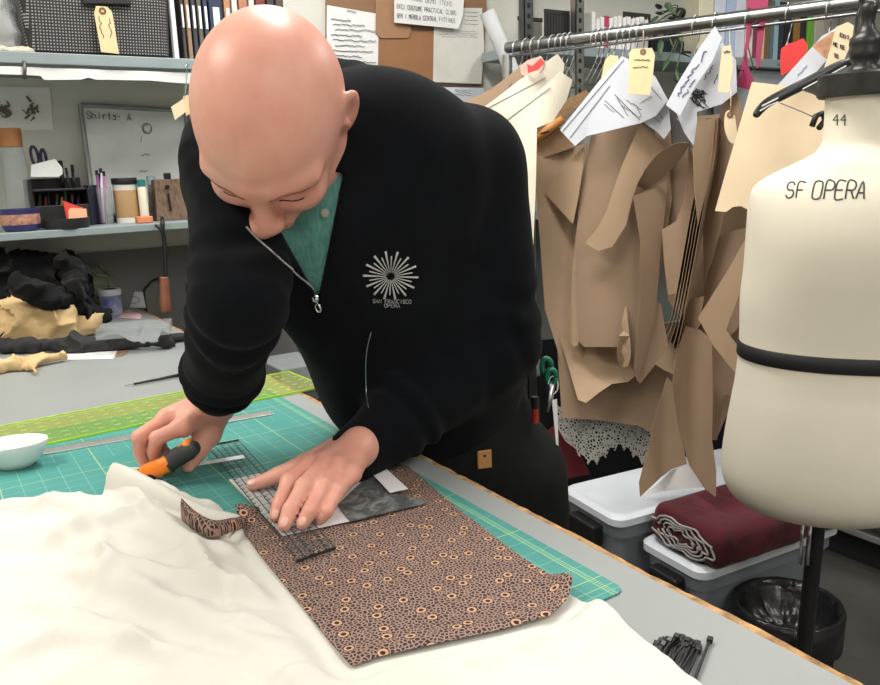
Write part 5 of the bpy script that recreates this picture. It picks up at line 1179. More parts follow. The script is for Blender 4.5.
MB().tube(smooth_path([(cx-ww, 2.42, BZ+.022), (cx-ww*.9, 2.42, BZ+hh*.55), (cx-ww*.2, 2.42, BZ+hh*.95), (cx+ww*.7, 2.42, BZ+hh*.75), (cx+ww, 2.42, BZ+.022)], 6), .017, n=10).build('arch', BLACKP, ta, smooth=True); box('base', (cx-ww-.02, 2.37, BZ+.0006), (cx+ww+.02, 2.47, BZ+.022), BLACKP, ta)
lo, hi = on_shelf(652, 685, 41, 2.33, .03); box('dark_pouch', (lo[0], lo[1], lo[2]), hi, mat('navy_pouch', srgb(34, 38, 52), .7), None, bevel=.006, label='dark navy pouch lying on the shelving under the plant', cat='pouch')
# books and folders
bk_ = [(716, 727, -8, (198, 206, 220), 'white'), (727.5, 737, -6, (170, 186, 214), 'pale blue'), (737.5, 747, -9, (206, 210, 222), 'lilac white'), (747.5, 755, -4, (222, 206, 200), 'pink cream'), (755.5, 761, -8, (120, 60, 80), 'plum'), (761.5, 767, 0, (206, 180, 140), 'tan'), (767.5, 772, -2, (116, 92, 66), 'brown'), (772.5, 776, 0, (90, 110, 116), 'slate'), (776.5, 781, -4, (146, 172, 184), 'grey blue'), (781.5, 786, 2, (40, 52, 60), 'dark teal'), (787, 795, 3, (34, 34, 36), 'black'), (796, 802, 6, (150, 112, 56), 'amber'), (803, 808, 8, (44, 44, 46), 'charcoal'), (809, 815, 14, (110, 178, 62), 'bright green'), (817, 826, 4, (190, 182, 170), 'cream')]
for x0_, x1_, yt, rgb, nm in bk_:
    lo, hi = on_shelf(x0_, x1_, yt, 2.33, .2); t = thing('book', '%s book spine in the row on the steel shelving' % nm, 'book', ((lo[0]+hi[0])/2, 2.43, BZ))
    box('cover', lo, (hi[0]-.002, hi[1], hi[2]), mat('book_'+nm.replace(' ', '_'), srgb(*rgb), .6), t, bevel=.002); box('pages', (lo[0]+.004, lo[1]+.004, hi[2]), (hi[0]-.006, hi[1]-.004, hi[2]+.0015), PAPER, t, bevel=0)
lo, hi = on_shelf(700, 714.5, -10, 2.335, .1); box('magazine_file', lo, hi, mat('cream_file', srgb(206, 200, 176), .7), None, bevel=.003, label='cream magazine file at the left end of the book row', cat='file')
z0 = 1.1505
a, b = ony(752, 66, 2.36), ony(800, 66, 2.36); box('storage_carton', (a[0], 2.36, z0), (b[0], 2.56, min(a[2], BZ-.04)), mat('pale_carton', srgb(190, 198, 206), .7), None, bevel=.004, label='pale bluish carton on the shelf below the books', cat='box')
a, b = ony(660, 80, 2.36), ony(700, 80, 2.36); box('storage_carton', (a[0], 2.36, z0), (b[0], 2.56, 1.52), mat('dark_carton', srgb(84, 78, 74), .7), None, bevel=.004, label='dark carton on the shelf below the plant', cat='box')
# ================================================== rolling clothes rail
R0, R1 = at(507, 48, 2.42), at(975, -13, 1.69); rd = nrmz(R1-R0)
def trail(x): return 2.4-(x-512)/348*.55
rk = thing('clothes_rack', 'chrome rolling clothes rail packed with paper patterns', 'clothes rack', ((R0+R1)/2)*np.array((1, 1, 0)))
RAILM = mat('rail_steel', (.34, .345, .35), .28, 1., var=.12, vs=14)
WIREM = mat('hanger_wire', (.30, .30, .31), .35, .9, var=.1)
MB().tube([R0, R1], .0165, n=20).build('rail', RAILM, rk, smooth=True, autosmooth=40)
MB().tube([R0-np.array((0, 0, .0245)), R1-np.array((0, 0, .0245))], .004, n=12).build('lower_rail', RAILM, rk, smooth=True, autosmooth=40)
for P_ in (R0, R1):
    MB().tube([P_-np.array((0, 0, .02)), (P_[0], P_[1], .13)], .0155, n=16).build('upright', STEEL, rk, smooth=True, autosmooth=40)
    sd = np.array((-rd[1], rd[0], 0)); c = np.array((P_[0], P_[1], .115)); MB().obox(c, sd*.24, rd*.018, (0, 0, .015)).build('foot', DSTEEL, rk, bevel=.003)
    for s in (-1, 1): w_ = c+sd*.22*s; MB().lathe([(0, -.012), (.046, -.012), (.05, -.008), (.05, .008), (.046, .012), (0, .012)], (w_[0], w_[1], .0505), n=24, axis=tuple(rd)).build('wheel', BLACKP, rk, smooth=True, autosmooth=40)
# wire hangers over the rail
def hanger(px, label, group):
    t = trail(px); c = R0+rd*((px-507)/398*np.linalg.norm(R1-R0)); c = R0+(R1-R0)*min(1, max(0, (np.dot(at(px, 48-(px-507)*.1306, t)-R0, R1-R0)/np.dot(R1-R0, R1-R0))))
    sd = np.array((-rd[1], rd[0], 0)); sd = sd if sd@(EYE-c) > 0 else -sd; h = thing('wire_hanger', label, 'hanger', c-np.array((0, 0, .06)), group)
    hook = [c+sd*(.0295*math.cos(a))+np.array((0, 0, .0295*math.sin(a)-.010)) for a in np.linspace(-.6, 3.5, 14)]+[c-sd*.018-np.array((0, 0, .042)), c-np.array((0, 0, .068))]
    MB().tube(hook, .0017, n=6).build('hook', STEEL, h, smooth=True); n0 = hook[-1]
    MB().tube(smooth_path([n0, n0+sd*.05-np.array((0, 0, .05)), n0+sd*.056-np.array((0, 0, .06)), n0-sd*.056-np.array((0, 0, .06)), n0-sd*.05-np.array((0, 0, .05)), n0], 3), .0016, n=6).build('shoulder_wire', WIREM, h, smooth=True)
    return h
for px in (517, 527, 536, 545, 556, 563, 569, 575, 601, 606, 612, 618, 628, 634, 641, 648, 704, 724, 756, 795, 834): hanger(px, 'wire hanger hooked over the chrome rail above the paper patterns', 'wire hangers on the rail')
# ------------------------------------------------------------------ sheets hanging from the rail
def hang(name, P, dt, m, label, cat, tilt=0., bow=.0, curl=None, step=7., thick=.0009, side=0., ripple=.004, **kw):
    """P: outline; the sheet hangs dt in front of the rail's plane, tilted and bowed about its own vertical, lower edge curled"""
    xs = [p[0] for p in P]; ys = [p[1] for p in P]; xc, yc = (min(xs)+max(xs))/2, (min(ys)+max(ys))/2; hw = max(8, (max(xs)-min(xs))/2); y0, y1 = min(ys), max(ys); ph = (xc*.37) % 6
    def fn(x, y):
        t = trail(x*.5+xc*.5)-dt+tilt*(x-xc)/hw*.05+bow*(((x-xc)/hw)**2-.3)+side*(y-y0)/(y1-y0+1)
        if curl: t -= curl[1]*max(0, (y-curl[0])/(y1-curl[0]+1))**2
        t += ripple*math.sin(x*.09+y*.013+ph)*min(1, (y-y0)/60)
        return at(x, y, t)
    return sheet(name, P, step, fn, m, None, thick=thick, label=label, cat=cat, **kw)
S = lambda L, n=5: [tuple(p) for p in smooth_path(L, n)]
# rear brown layers first
hang('kraft_pattern', [(556, 330), (600, 322), (650, 326), (700, 318), (696, 400), (678, 440), (655, 436), (640, 426), (600, 420), (562, 418)], -.06, KRAFT, 'rearmost brown paper pattern hanging lowest behind the curled ones', 'paper pattern', ripple=.008)
hang('kraft_pattern', [(655, 120), (745, 112), (752, 200), (748, 330), (736, 395), (716, 440), (705, 380), (690, 330), (668, 300), (655, 200)], -.05, KRAFT, 'dark rear brown paper pattern behind the edge-on stack', 'paper pattern', ripple=.008)
hang('kraft_pattern', [(533, 158), (560, 151), (588, 143), (584, 190), (579, 240), (580, 300), (583, 340), (583, 396), (578, 404), (570, 401), (560, 358), (545, 310), (540, 240)], .02, KRAFT2, 'tall brown paper pattern at the left end beside the black sleeve', 'paper pattern', bow=-.03, curl=(330, -.05))
hang('kraft_pattern', [(584, 147), (583, 168), (578, 200), (573, 224), (560, 210), (545, 193), (560, 170)], .065, KRAFT2, 'small pointed brown lapel piece folded out near the left end', 'paper pattern', tilt=-.7)
hang('kraft_pattern', [(560, 338), (600, 342), (650, 338), (648, 358), (640, 372), (628, 382), (612, 384), (600, 392), (586, 403), (578, 400), (570, 372)], -.01, KRAFT2, 'rounded brown paper piece curling under the widest pattern', 'paper pattern', curl=(352, .09))
hang('kraft_pattern', [(592, 134), (641, 123), (668, 150), (672, 200), (662, 260), (655, 310), (648, 345), (642, 372), (637, 381), (632, 366), (627, 308), (621, 344), (617, 347), (584, 347), (579, 341), (577, 300), (576, 240), (580, 190)], .05, KRAFT, 'widest brown paper pattern in the middle of the left half', 'paper pattern', bow=.035, ripple=.006)
hang('kraft_pattern', S([(617, 345), (621, 325), (626, 306), (629, 330), (631, 352), (629, 364), (624, 368), (618, 362), (617, 345)], 4)[:-1], .075, KRAFT2, 'small curled brown tongue at the foot of the widest pattern', 'paper pattern', bow=-.03)
hang('kraft_pattern', [(641, 122), (653, 133), (664, 148), (648, 166), (638, 182), (633, 196), (626, 225), (612, 247), (598, 251), (585, 243), (596, 230), (606, 212), (622, 165)], .10, KRAFT2, 'light brown paper flap folded over the front of the widest pattern', 'paper pattern', tilt=.5, bow=.02)
hang('kraft_pattern', S([(690, 143), (677, 143), (660, 152), (645, 170), (633, 194)], 4)+[(648, 189), (662, 179), (674, 166), (684, 154)], .14, KRAFT, 'leaf shaped brown sleeve opening in deep shade', 'paper pattern', side=.13, step=4)
hang('kraft_pattern', [(633, 196), (655, 188), (668, 178), (664, 220), (660, 260), (655, 320), (646, 350), (638, 382), (634, 366), (640, 300), (640, 240)], .06, KRAFT, 'narrow brown paper pattern below the sleeve opening', 'paper pattern', tilt=.6)
hang('kraft_pattern', [(688, 142), (697, 165), (701, 200), (692, 250), (684, 275), (677, 293), (668, 295), (664, 262), (662, 230), (676, 221), (684, 200), (688, 170)], .07, KRAFT, 'brown paper piece with squared foot right of the sleeve opening', 'paper pattern', bow=.03)
hang('kraft_pattern', [(697, 122), (718, 117), (714, 160), (704, 200), (698, 225), (694, 190), (693, 150)], .12, KRAFT2, 'short light brown paper piece below the sketched paper', 'paper pattern', tilt=.4)
hang('kraft_pattern', [(735, 88), (742, 105), (738, 150), (728, 190), (722, 225), (712, 262), (704, 282), (703, 230), (710, 180), (718, 128), (722, 100)], .06, KRAFT, 'brown paper pattern hanging behind the oval tag', 'paper pattern', tilt=-.6)
hang('kraft_pattern', [(712, 240), (728, 232), (752, 226), (752, 300), (736, 330), (722, 345), (706, 348), (696, 330), (704, 290)], .0, KRAFT, 'shaded brown paper panel under the cream card notch', 'paper pattern', bow=.03)
hang('kraft_pattern', [(576, 232), (579, 270), (580, 338), (578, 345), (574, 347), (570, 343), (569, 336), (572, 280)], .055, KRAFT2, 'narrow U shaped brown paper loop left of the widest pattern', 'paper pattern', bow=-.02, step=4)
hang('shade_backing', [(540, 340), (600, 335), (770, 320), (775, 530), (720, 520), (660, 485), (600, 482), (540, 490)], -.62, BLKF, 'dark sheet added for the shade behind the lowest brown paper', 'clothes', ripple=.012)  # added dark panel standing in for the shade behind the patterns
# stack of sheets hanging edge-on to the camera
for k in range(5):
    o_ = k*3.0; path = [(718-o_, 118), (714-o_, 160), (704-o_, 205), (695-o_, 255), (684-o_, 315), (676-o_, 352-k*5)]
    pts = smooth_path(path, 5); v = []
    for i, (x, y) in enumerate(pts):
        t = trail(700)-.13+.004*k; v += [at(x, y, t), at(x+2.6+2*math.sin(i*.2), y, t+.09)]
    link_mesh('kraft_pattern', v, [(2*i, 2*i+1, 2*i+3, 2*i+2) for i in range(len(pts)-1)], KRAFT2 if k % 2 else KRAFT, None, smooth=True, solid=.0009, label='%s brown paper sheet hanging edge-on in the middle of the rail' % ['first', 'second', 'third', 'fourth', 'last'][k]+(' from the right' if k in (0, 1, 2, 3) else ', leftmost of the stack'), cat='paper pattern')
hang('kraft_pattern', [(690, 300), (704, 296), (700, 325), (684, 352), (673, 374), (664, 370), (655, 364), (668, 345), (680, 320)], .10, KRAFT, 'brown paper flap pointing left below the edge-on stack', 'paper pattern', tilt=-.5)
hang('kraft_pattern', [(651, 300), (661, 304), (668, 345), (654, 366), (640, 384), (637, 378), (645, 335)], .03, KRAFT2, 'pointed light brown paper piece left of the lowest strips', 'paper pattern', tilt=.6)
hang('kraft_pattern', [(713, 344), (735, 372), (736, 394), (724, 395), (717, 440), (711, 440), (708, 380)], .02, KRAFT, 'dark narrow brown paper piece beside the dress form hip', 'paper pattern')
hang('kraft_pattern', [(686, 326), (700, 330), (712, 340), (713, 400), (712, 440), (716, 470), (716, 497), (705, 489), (689, 465), (679, 430), (672, 385), (677, 350)], .13, KRAFT, 'long brown paper pattern reaching down to the maroon fabric', 'paper pattern', bow=-.05)
hang('kraft_pattern', [(667, 377), (674, 385), (680, 430), (687, 464), (672, 469), (660, 478), (640, 497), (639, 482), (648, 448), (657, 410)], .10, KRAFT2, 'light brown paper strip touching the white lid', 'paper pattern', tilt=.8)
hang('kraft_pattern', [(750, 231), (728, 270), (698, 318), (713, 345), (735, 373), (742, 352), (726, 330), (738, 298), (753, 262)], .22, KRAFT2, 'bright bent brown paper strip beside the dress form', 'paper pattern', tilt=-.3)
hang('tissue_sheet', [(640, 497), (655, 486), (672, 470), (690, 465), (702, 474), (709, 487), (680, 489), (660, 492)], .06, PAPER, 'white paper sheet drooping over the maroon fabric roll', 'paper', bow=.02)
hang('cream_pattern', [(752, 82), (770, 84), (792, 87), (812, 94), (826, 101), (828, 145), (800, 170), (760, 186), (756, 215), (751, 217), (748, 210), (741, 206), (733, 207), (726, 212), (715, 211), (727, 168), (741, 120)], .20, mat('cream_card_bright', srgb(226, 204, 172), .75, var=.04), 'large cream card pattern with a notched foot beside the dress form neck', 'paper pattern', bow=.02, ripple=.002)
# white drawings
def mark(sheet_o, lns, off, xref, m=GREYINK, r=.0009):
    mb = MB()
    tr = BVHTree.FromPolygons([sheet_o.matrix_basis @ v.co for v in sheet_o.data.vertices], [tuple(p.vertices) for p in sheet_o.data.polygons])
    for ln in lns:
        P = [hit(tr, x, y, off or .0022)[0] for x, y in smooth_path(ln, 4)]; P = [p for p in P if p is not None]
        if len(P) > 1: mb.tube(P, r, n=4)
    if mb.v: mb.build('drawing', m, sheet_o)
PAPB = mat('drawing_paper', srgb(204, 207, 215), .75, var=.02)
o1 = hang('drawing_sheet', [(560, 130), (600, 80), (622, 56), (630, 60), (612, 88), (590, 118), (587, 136), (575, 146)], .10, PAPB, 'long white drawing sheet with ruled edge, left in the fan of papers', 'drawing', ripple=.002)
mark(o1, [[(563, 131), (600, 88), (624, 60)], [(570, 138), (590, 112), (610, 86)]], 0, 0)
o2 = hang('drawing_sheet', [(587, 136), (590, 116), (628, 62), (655, 76), (668, 100), (656, 116), (641, 123), (612, 130)], .13, PAPB, 'white drawing sheet with pencil diagrams under the manila tag', 'drawing', ripple=.002)
mark(o2, [[(608, 88), (640, 120)], [(600, 96), (624, 118)], [(617, 98), (628, 116)], scrawl(626, 100, 16, 10, 9, 1.2, 1), scrawl(622, 106, 14, 9, 9, 1.2, 2), scrawl(640, 104, 12, -8, 9, 1.2, 3), [(637, 108), (641, 116), (638, 117)], [(648, 84), (662, 100)], scrawl(604, 104, 10, 8, 8, 1, 6)], 0, 0, r=.0007)
o3 = hang('drawing_sheet', [(652, 73), (656, 80), (668, 100), (671, 129), (664, 139), (656, 131), (643, 122), (656, 112)], .085, PAPB, 'white drawing sheet folded down at the right of the pencil diagrams', 'drawing', ripple=.002)
mark(o3, [scrawl(650, 112, 10, 12, 8, 1, 8), scrawl(654, 108, 9, 11, 8, 1, 9), [(656, 84), (668, 108)]], 0, 0, r=.0007)
o4 = hang('lettered_paper', [(666, 105), (676, 86), (688, 66), (702, 44), (715, 26), (722, 38), (712, 62), (694, 88), (680, 116)], .15, PAPB, 'white paper strip with purple hand lettering hanging from the rail', 'paper', ripple=.002)
PUR = mat('purple_ink', srgb(84, 70, 120), .6)
mark(o4, [scrawl(677+k*7.6, 96-k*11.5, 6.4, -9.6, 7, 2.0, 20+k) for k in range(4)]+[scrawl(683+k*7, 98-k*10.5, 5, -8, 6, 1.5, 30+k) for k in range(2)], 0, 0, PUR, .0011)
o5 = hang('sketch_paper', [(676, 112), (694, 88), (712, 60), (722, 42), (736, 60), (737, 92), (722, 104), (697, 112), (697, 151), (684, 132)], .11, mat('sketch_paper_grey', srgb(196, 198, 206), .75, var=.02), 'grey white paper with a dark sketched figure beneath the lettered strip', 'paper', ripple=.002)
rs = random.Random(4); mark(o5, [[(700+rs.uniform(-9, 6), 100+rs.uniform(-10, 8)), (697+rs.uniform(-7, 10), 94+rs.uniform(-8, 10)), (700+rs.uniform(-9, 9), 104+rs.uniform(-12, 8))] for k in range(16)]+[scrawl(704, 80, 9, -14, 9, 1.5, 44), scrawl(715, 84, 4, -10, 6, 1.5, 45)], 0, 0, INK, .0009)
hang('grey_film_sheet', [(669, 113), (680, 122), (696, 150), (686, 146), (672, 148)], .04, mat('slate_film', srgb(84, 82, 80), .5), 'dark grey film corner behind the sketched paper', 'film')
# tags
def hung_tag(name, P, dt, label, m=TAGM, lns=None, hole=None, r=.0008, cat='tag'):
    o = hang(name, P, dt, m, label, cat, step=5, ripple=.0015, thick=.0012)
    if lns: mark(o, lns, 0, 0, INK, r)
    if hole:
        tr = BVHTree.FromPolygons([o.matrix_basis @ v.co for v in o.data.vertices], [tuple(p.vertices) for p in o.data.polygons]); p, nn = hit(tr, hole[0], hole[1], .0015)
        if p is not None: MB().lathe([(.0028, 0), (.0075, 0), (.0075, .001), (.0028, .001)], tuple(p), n=18, axis=nn, closed=True).build('eyelet', mat('tag_eyelet', srgb(120, 84, 56), .6), o)
        MB().tube(smooth_path([p, p+Vector((0, .0, .05)), Vector(at(hole[0]-.5, 48-(hole[0]-507)*.1306+12, trail(hole[0])-.045))], 5), .0008, n=5).build('string', CREAMP, o)
    return o
hung_tag('manila_tag', [(632, 49), (652, 48), (655, 55), (653, 75), (650, 95), (628, 94), (629, 70), (629, 54)], .19, 'cream manila tag with faint writing hanging over the white drawings', lns=[scrawl(634, 60, 16, .5, 8, .8, 3), scrawl(633, 67, 15, .5, 8, .8, 5)], hole=(643, 52))
hung_tag('manila_tag', [(605, 60), (610, 55), (618, 56), (619, 64), (609, 80), (600, 84)], .06, 'small cream tag tucked behind the left drawing sheet')
hung_tag('card_tag', [(722, 47), (731, 45), (733, 66), (729, 93), (718, 92), (720, 66)], .17, 'narrow cream card tag in front of the sketched paper', lns=[scrawl(724, 52, 6, .3, 6, 1.4, 9)], m=CREAMP, r=.0011)
hung_tag('oval_tag', S([(729, 110), (725, 114), (724.5, 128), (729, 141), (735, 143), (737, 134), (735, 116)], 4), .16, 'oval cream tag hanging in front of the brown patterns', m=CREAMP, hole=(730, 115))
MARO = mat('crimson_ribbon', srgb(150, 32, 78), .6, var=.06, vs=20)
rb = thing('ribbon', 'crimson fabric ribbon looped over the chrome rail', 'ribbon', at(748, 88, trail(748)-.03))
for P_, nm in (([(747, -14), (769, -14), (768, 6), (764, 26), (759, 24), (753, 16), (751, 30), (747, 52), (748, 66), (754, 80), (749, 90), (737, 86), (742, 64), (746, 40)], 'long_tail'), ([(757, 20), (765, 24), (762, 46), (760, 66), (757, 69), (755.5, 58), (757, 40)], 'short_tail')):
    v, f = poly2d(P_, 5); link_mesh(nm, [at(x, y, trail(x)-.035-(.012 if nm == 'long_tail' else 0)) for x, y in v], f, MARO, rb, smooth=True, solid=.0015, offset=0)
REDT = mat('red_tag', srgb(214, 52, 50), .6)
hung_tag('red_tag', [(781, 49), (787, 44), (795, 42), (803, 38), (808, 45), (807, 54), (800, 66), (781, 76), (780, 62)], .10, 'bright red card tag hanging before the book row', m=REDT)
o6 = hang('drawing_sheet', [(775, 88), (795, 66), (822, 36), (836, 28), (844, 34), (830, 56), (808, 82), (800, 96), (786, 90)], .13, PAPB, 'white sheet with pale blue drawing at the right of the rail', 'drawing', ripple=.002)
mark(o6, [scrawl(797, 76, 10, -10, 8, 1, 70)], 0, 0, mat('pale_blue_ink', srgb(120, 150, 190), .6))
o7 = hang('picture_print', [(812, 46), (832, 32), (842, 30), (840, 42), (828, 60), (822, 56)], .15, mat('warm_picture', srgb(206, 170, 130), .6, col2=srgb(150, 70, 56), vs=26), 'small warm coloured picture print beside the written note', 'picture', ripple=.001)
o8 = hang('note_card', [(836, 27), (848, 22), (854, 26), (852, 40), (842, 66), (832, 74), (824, 68), (830, 50)], .17, CREAMP, 'cream note card with black handwriting hung beside the dress form finial', 'note', ripple=.001)
lw = MB(); tr = BVHTree.FromPolygons([o8.matrix_basis @ v.co for v in o8.data.vertices], [tuple(p.vertices) for p in o8.data.polygons])
for text, cx_, cy_, h in (('EXIT', 844.5, 36.5, 3.8), ('ME KE', 839, 46, 3.8), ('TO', 836, 56, 3.6)):
    for ln in strokes(text, h, 1.2):
        P = [hit(tr, cx_+a*.72, cy_-b+a*.28, .002)[0] for a, b in ln]; P = [p for p in P if p is not None]
        if len(P) > 1: lw.tube(P, .0009, n=4)
lw.build('handwriting', INK, o8)
# left end garments
CRJ = mat('cream_canvas', srgb(222, 214, 196), .85, var=.05, vs=6, bump=.2, bs=200)
hang('paper_roll_sheet', [(461, 103), (490, 90), (520, 67), (528, 70), (508, 92), (486, 108), (470, 112)], .04, KRAFT2, 'tan paper piece hanging behind the black shoulder', 'paper', tilt=.6)
jk = hang('canvas_jacket', [(478, 112), (500, 96), (520, 80), (540, 66), (557, 54), (564, 64), (562, 76), (548, 90), (532, 104), (520, 140), (500, 150), (486, 128)], .10, CRJ, 'cream canvas jacket with wide lapel at the left end of the rail', 'jacket', thick=.006, bow=.05, ripple=.01)
jk2 = hang('canvas_jacket', [(498, 122), (520, 106), (545, 86), (560, 72), (572, 80), (566, 100), (552, 122), (537, 128), (536, 180), (533, 250), (520, 270), (500, 200), (494, 150)], .17, CRJ, 'cream canvas jacket in front, hanging down beside the black sleeve', 'jacket', thick=.006, bow=.06, ripple=.012)
for o_, L_ in ((jk2, [[(503, 124), (525, 108), (550, 88)], [(503, 119), (506, 128), (514, 150)]]), (jk, [[(486, 110), (520, 92), (545, 78)]])): mark(o_, L_, .005, 0, GREYINK, .0009)
hung_tag('pink_tag', [(520, 66), (528, 60), (541, 56), (545, 62), (541, 72), (526, 77), (521, 74)], .10, 'pale pink card tag at the left end of the rail', m=mat('pale_pink', srgb(206, 168, 154), .7))
hung_tag('heart_tag', [(527, 64), (532, 66), (541, 58), (545, 63), (538, 70), (528, 73)], .13, 'red heart shaped tag pinned on the pale pink tag', m=REDT)
wh = thing('wooden_hanger', 'orange wooden hanger arm showing beside the white papers', 'hanger', at(550, 130, trail(550)-.05)); OW = mat('orange_wood', srgb(206, 140, 78), .45, vs=40, stretch=(1, .2, 1))
MB().tube([at(537, 139, trail(540)-.06), at(549, 129, trail(548)-.05), at(563, 119, trail(560)-.04)], [.010, .014, .012], n=10).build('arm', OW, wh, smooth=True); MB().tube([at(540, 134, trail(540)-.068), at(549, 131, trail(548)-.068)], .003, n=8).build('screw', BLACKP, wh)
MESH_ = mat('brown_mesh', srgb(150, 118, 84), .8, col2=srgb(104, 78, 54), vs=200)
hang('mesh_bag', [(553, 98), (566, 100), (586, 90), (590, 95), (572, 112), (566, 118), (553, 122)], .03, MESH_, 'brown mesh strip behind the wooden hanger', 'mesh')
hang('pleated_sheet', [(536, 128), (553, 122), (574, 140), (572, 148), (537, 160)], .03, mat('shaded_kraft', srgb(150, 120, 92), .8, stretch=(30, 30, 1), vs=10), 'ribbed brown paper under the wooden hanger', 'paper')
# lace and maroon cloth low behind the patterns
gl = bpy.data.materials.new('grey_lace'); gl.use_nodes = True; nt = gl.node_tree; b = nt.nodes['Principled BSDF']; tc = nd(nt, 'ShaderNodeTexCoord'); v_ = nd(nt, 'ShaderNodeTexVoronoi', feature='DISTANCE_TO_EDGE'); v_.inputs['Scale'].default_value = 120; nt.links.new(tc.outputs['Object'], v_.inputs[0])
b.inputs['Base Color'].default_value = c4(srgb(168, 166, 160)); b.inputs['Roughness'].default_value = .9; nt.links.new(M(nt, 'LESS_THAN', v_.outputs['Distance'], .2), b.inputs['Alpha'])
top = [(552, 405), (600, 412), (655, 418), (660, 440)]; bot = [(660-3*k, 452+(6 if k % 3 == 0 else 0)+8*math.sin(k*.35)) for k in range(30)]+[(566, 442), (556, 425)]
hang('lace_trim', top+bot, -.10, gl, 'grey lace skirt hem hanging low behind the brown patterns', 'lace', ripple=.02)
hang('maroon_skirt', [(548, 430), (560, 420), (574, 440), (590, 474), (566, 479), (548, 474)], -.13, MAR, 'maroon cloth hanging behind the grey lace', 'cloth', ripple=.01)
# ================================================== plastic bins under the rail
TUB = clear_mat('clear_tub', (.80, .82, .84), .55, srgb(150, 156, 164), .3)
LID = mat('lid_plastic', srgb(206, 211, 218), .35, var=.03)
def bin_(label, F_, dirw, dird, wlen, dlen, zt):
    """F_: front corner; dirw along the handle side, dird along the long side"""
    F_ = np.array(F_); t = thing('storage_bin', label, 'storage bin', (*(F_+dirw*wlen/2+dird*dlen/2)[:2], 0))
    def ring(z, g, r=.035):
        out = []
        for cx, cy, a0 in ((0, 0, 180), (1, 0, 270), (1, 1, 0), (0, 1, 90)):
            c = (g+r+(wlen-2*g-2*r)*cx, g+r+(dlen-2*g-2*r)*cy)
            for k in range(6): a = math.radians(a0+18*k); out.append(F_[:2]+dirw[:2]*(c[0]+r*math.cos(a))+dird[:2]*(c[1]+r*math.sin(a)))
        return [(p[0], p[1], z) for p in out]
    def loft(name, rings, m, cap=True):
        n = 24; v = [p for r in rings for p in r]; f = [(i*n+k, i*n+(k+1) % n, (i+1)*n+(k+1) % n, (i+1)*n+k) for i in range(len(rings)-1) for k in range(n)]+[tuple(range(n))[::-1]]+([tuple((len(rings)-1)*n+k for k in range(n))] if cap else [])
        o = link_mesh(name, v, f, m, t, smooth=True, autosmooth=35); bm = bmesh.new(); bm.from_mesh(o.data); bmesh.ops.recalc_face_normals(bm, faces=bm.faces); bm.to_mesh(o.data); bm.free(); return o
    loft('tub', [ring(.001, .055), ring(.02, .045), ring(zt-.07, .022), ring(zt-.065, .012), ring(zt-.03, .012)], TUB)
    loft('lid', [ring(zt-.029, .004), ring(zt-.026, 0), ring(zt-.008, 0), ring(zt-.001, .008), ring(zt-.001, .022), ring(zt-.007, .03)], LID)
    c = F_[:2]+dirw[:2]*wlen*.5; c = np.array((c[0], c[1], zt-.075)); MB().obox(c+dird*-.004, dirw*wlen*.22, dird*.018, (0, 0, .03)).build('handle', BLACKP, t, bevel=.006)
    return t
LZ = .45
F1 = onz(617, 520, LZ); L1 = onz(559, 486, LZ); dw = nrmz((L1-F1)*(1, 1, 0)); dd_ = np.array((dw[1], -dw[0], 0)); dd_ = dd_ if dd_[0] > 0 else -dd_
bin_('clear storage bin with a bare white lid under the paper patterns', F1, dw, dd_, np.linalg.norm(L1-F1), .62, LZ)
LZ2 = .385
F2 = onz(702, 573, LZ2); E2 = onz(806, 536, LZ2); L2 = onz(640, 536, LZ2); d2_ = nrmz((E2-F2)*(1, 1, 0)); w2_ = np.array((d2_[1], -d2_[0], 0)); w2_ = w2_ if w2_@(L2-F2) > 0 else -w2_
WL2 = min(.40, abs((L2-F2)@w2_)); print('BIN', F1, L1, F2, E2, WL2, np.linalg.norm(E2-F2))
bin_('clear storage bin carrying the maroon fabric roll', F2, w2_, d2_, WL2, max(.5, np.linalg.norm(E2-F2)), LZ2)
# maroon fabric rolled on the second bin, pale edges showing at the end
rc_ = F2+w2_*WL2*.40+d2_*.32; rc_[2] = LZ2+.004
VEL = mat('maroon_velvet', srgb(88, 8, 24), .9, col2=srgb(54, 6, 17), vs=7, bump=.3, bs=200, sheen=.1)
A_ = np.stack([d2_, w2_, (0, 0, 1)])
def d_rbox(P, c, A, h, r):
    q = np.abs((P-V3(c))@np.array(A, np.float32).T)-(V3(h)-r); return np.sqrt((np.maximum(q, 0)**2).sum(1))+np.minimum(q.max(1), 0)-r
fr = lambda P: np.maximum(d_rbox(P, rc_+np.array((0, 0, .044)), A_, (.30, .115, .046), .03)+.008*np.abs(vnoise(P*V3((9, 9, 22))))+.002*vnoise(P*50)-.004, LZ2+.0015-P[:, 2])
vr, _, _ = soft('fabric_roll', fr, rc_-.38, rc_+.38, .007, VEL, None, label='maroon velvet fabric folded on the second bin', cat='fabric')
ed = MB(); e0 = rc_-d2_*.30
for k in range(4):
    rr0 = 1-.2*k; P = [e0-d2_*.003+w2_*(.103*rr0*math.cos(a)+.006*math.sin(a*9+k))+np.array((0, 0, .044+.036*rr0*math.sin(a)+.005*math.sin(a*7+k))) for a in np.linspace(.3, 2*PI-.2, 40)]
    ed.tube(P, .0028, n=6)
ed.build('selvedge', mat('pale_selvedge', srgb(150, 146, 144), .8), vr, smooth=True)
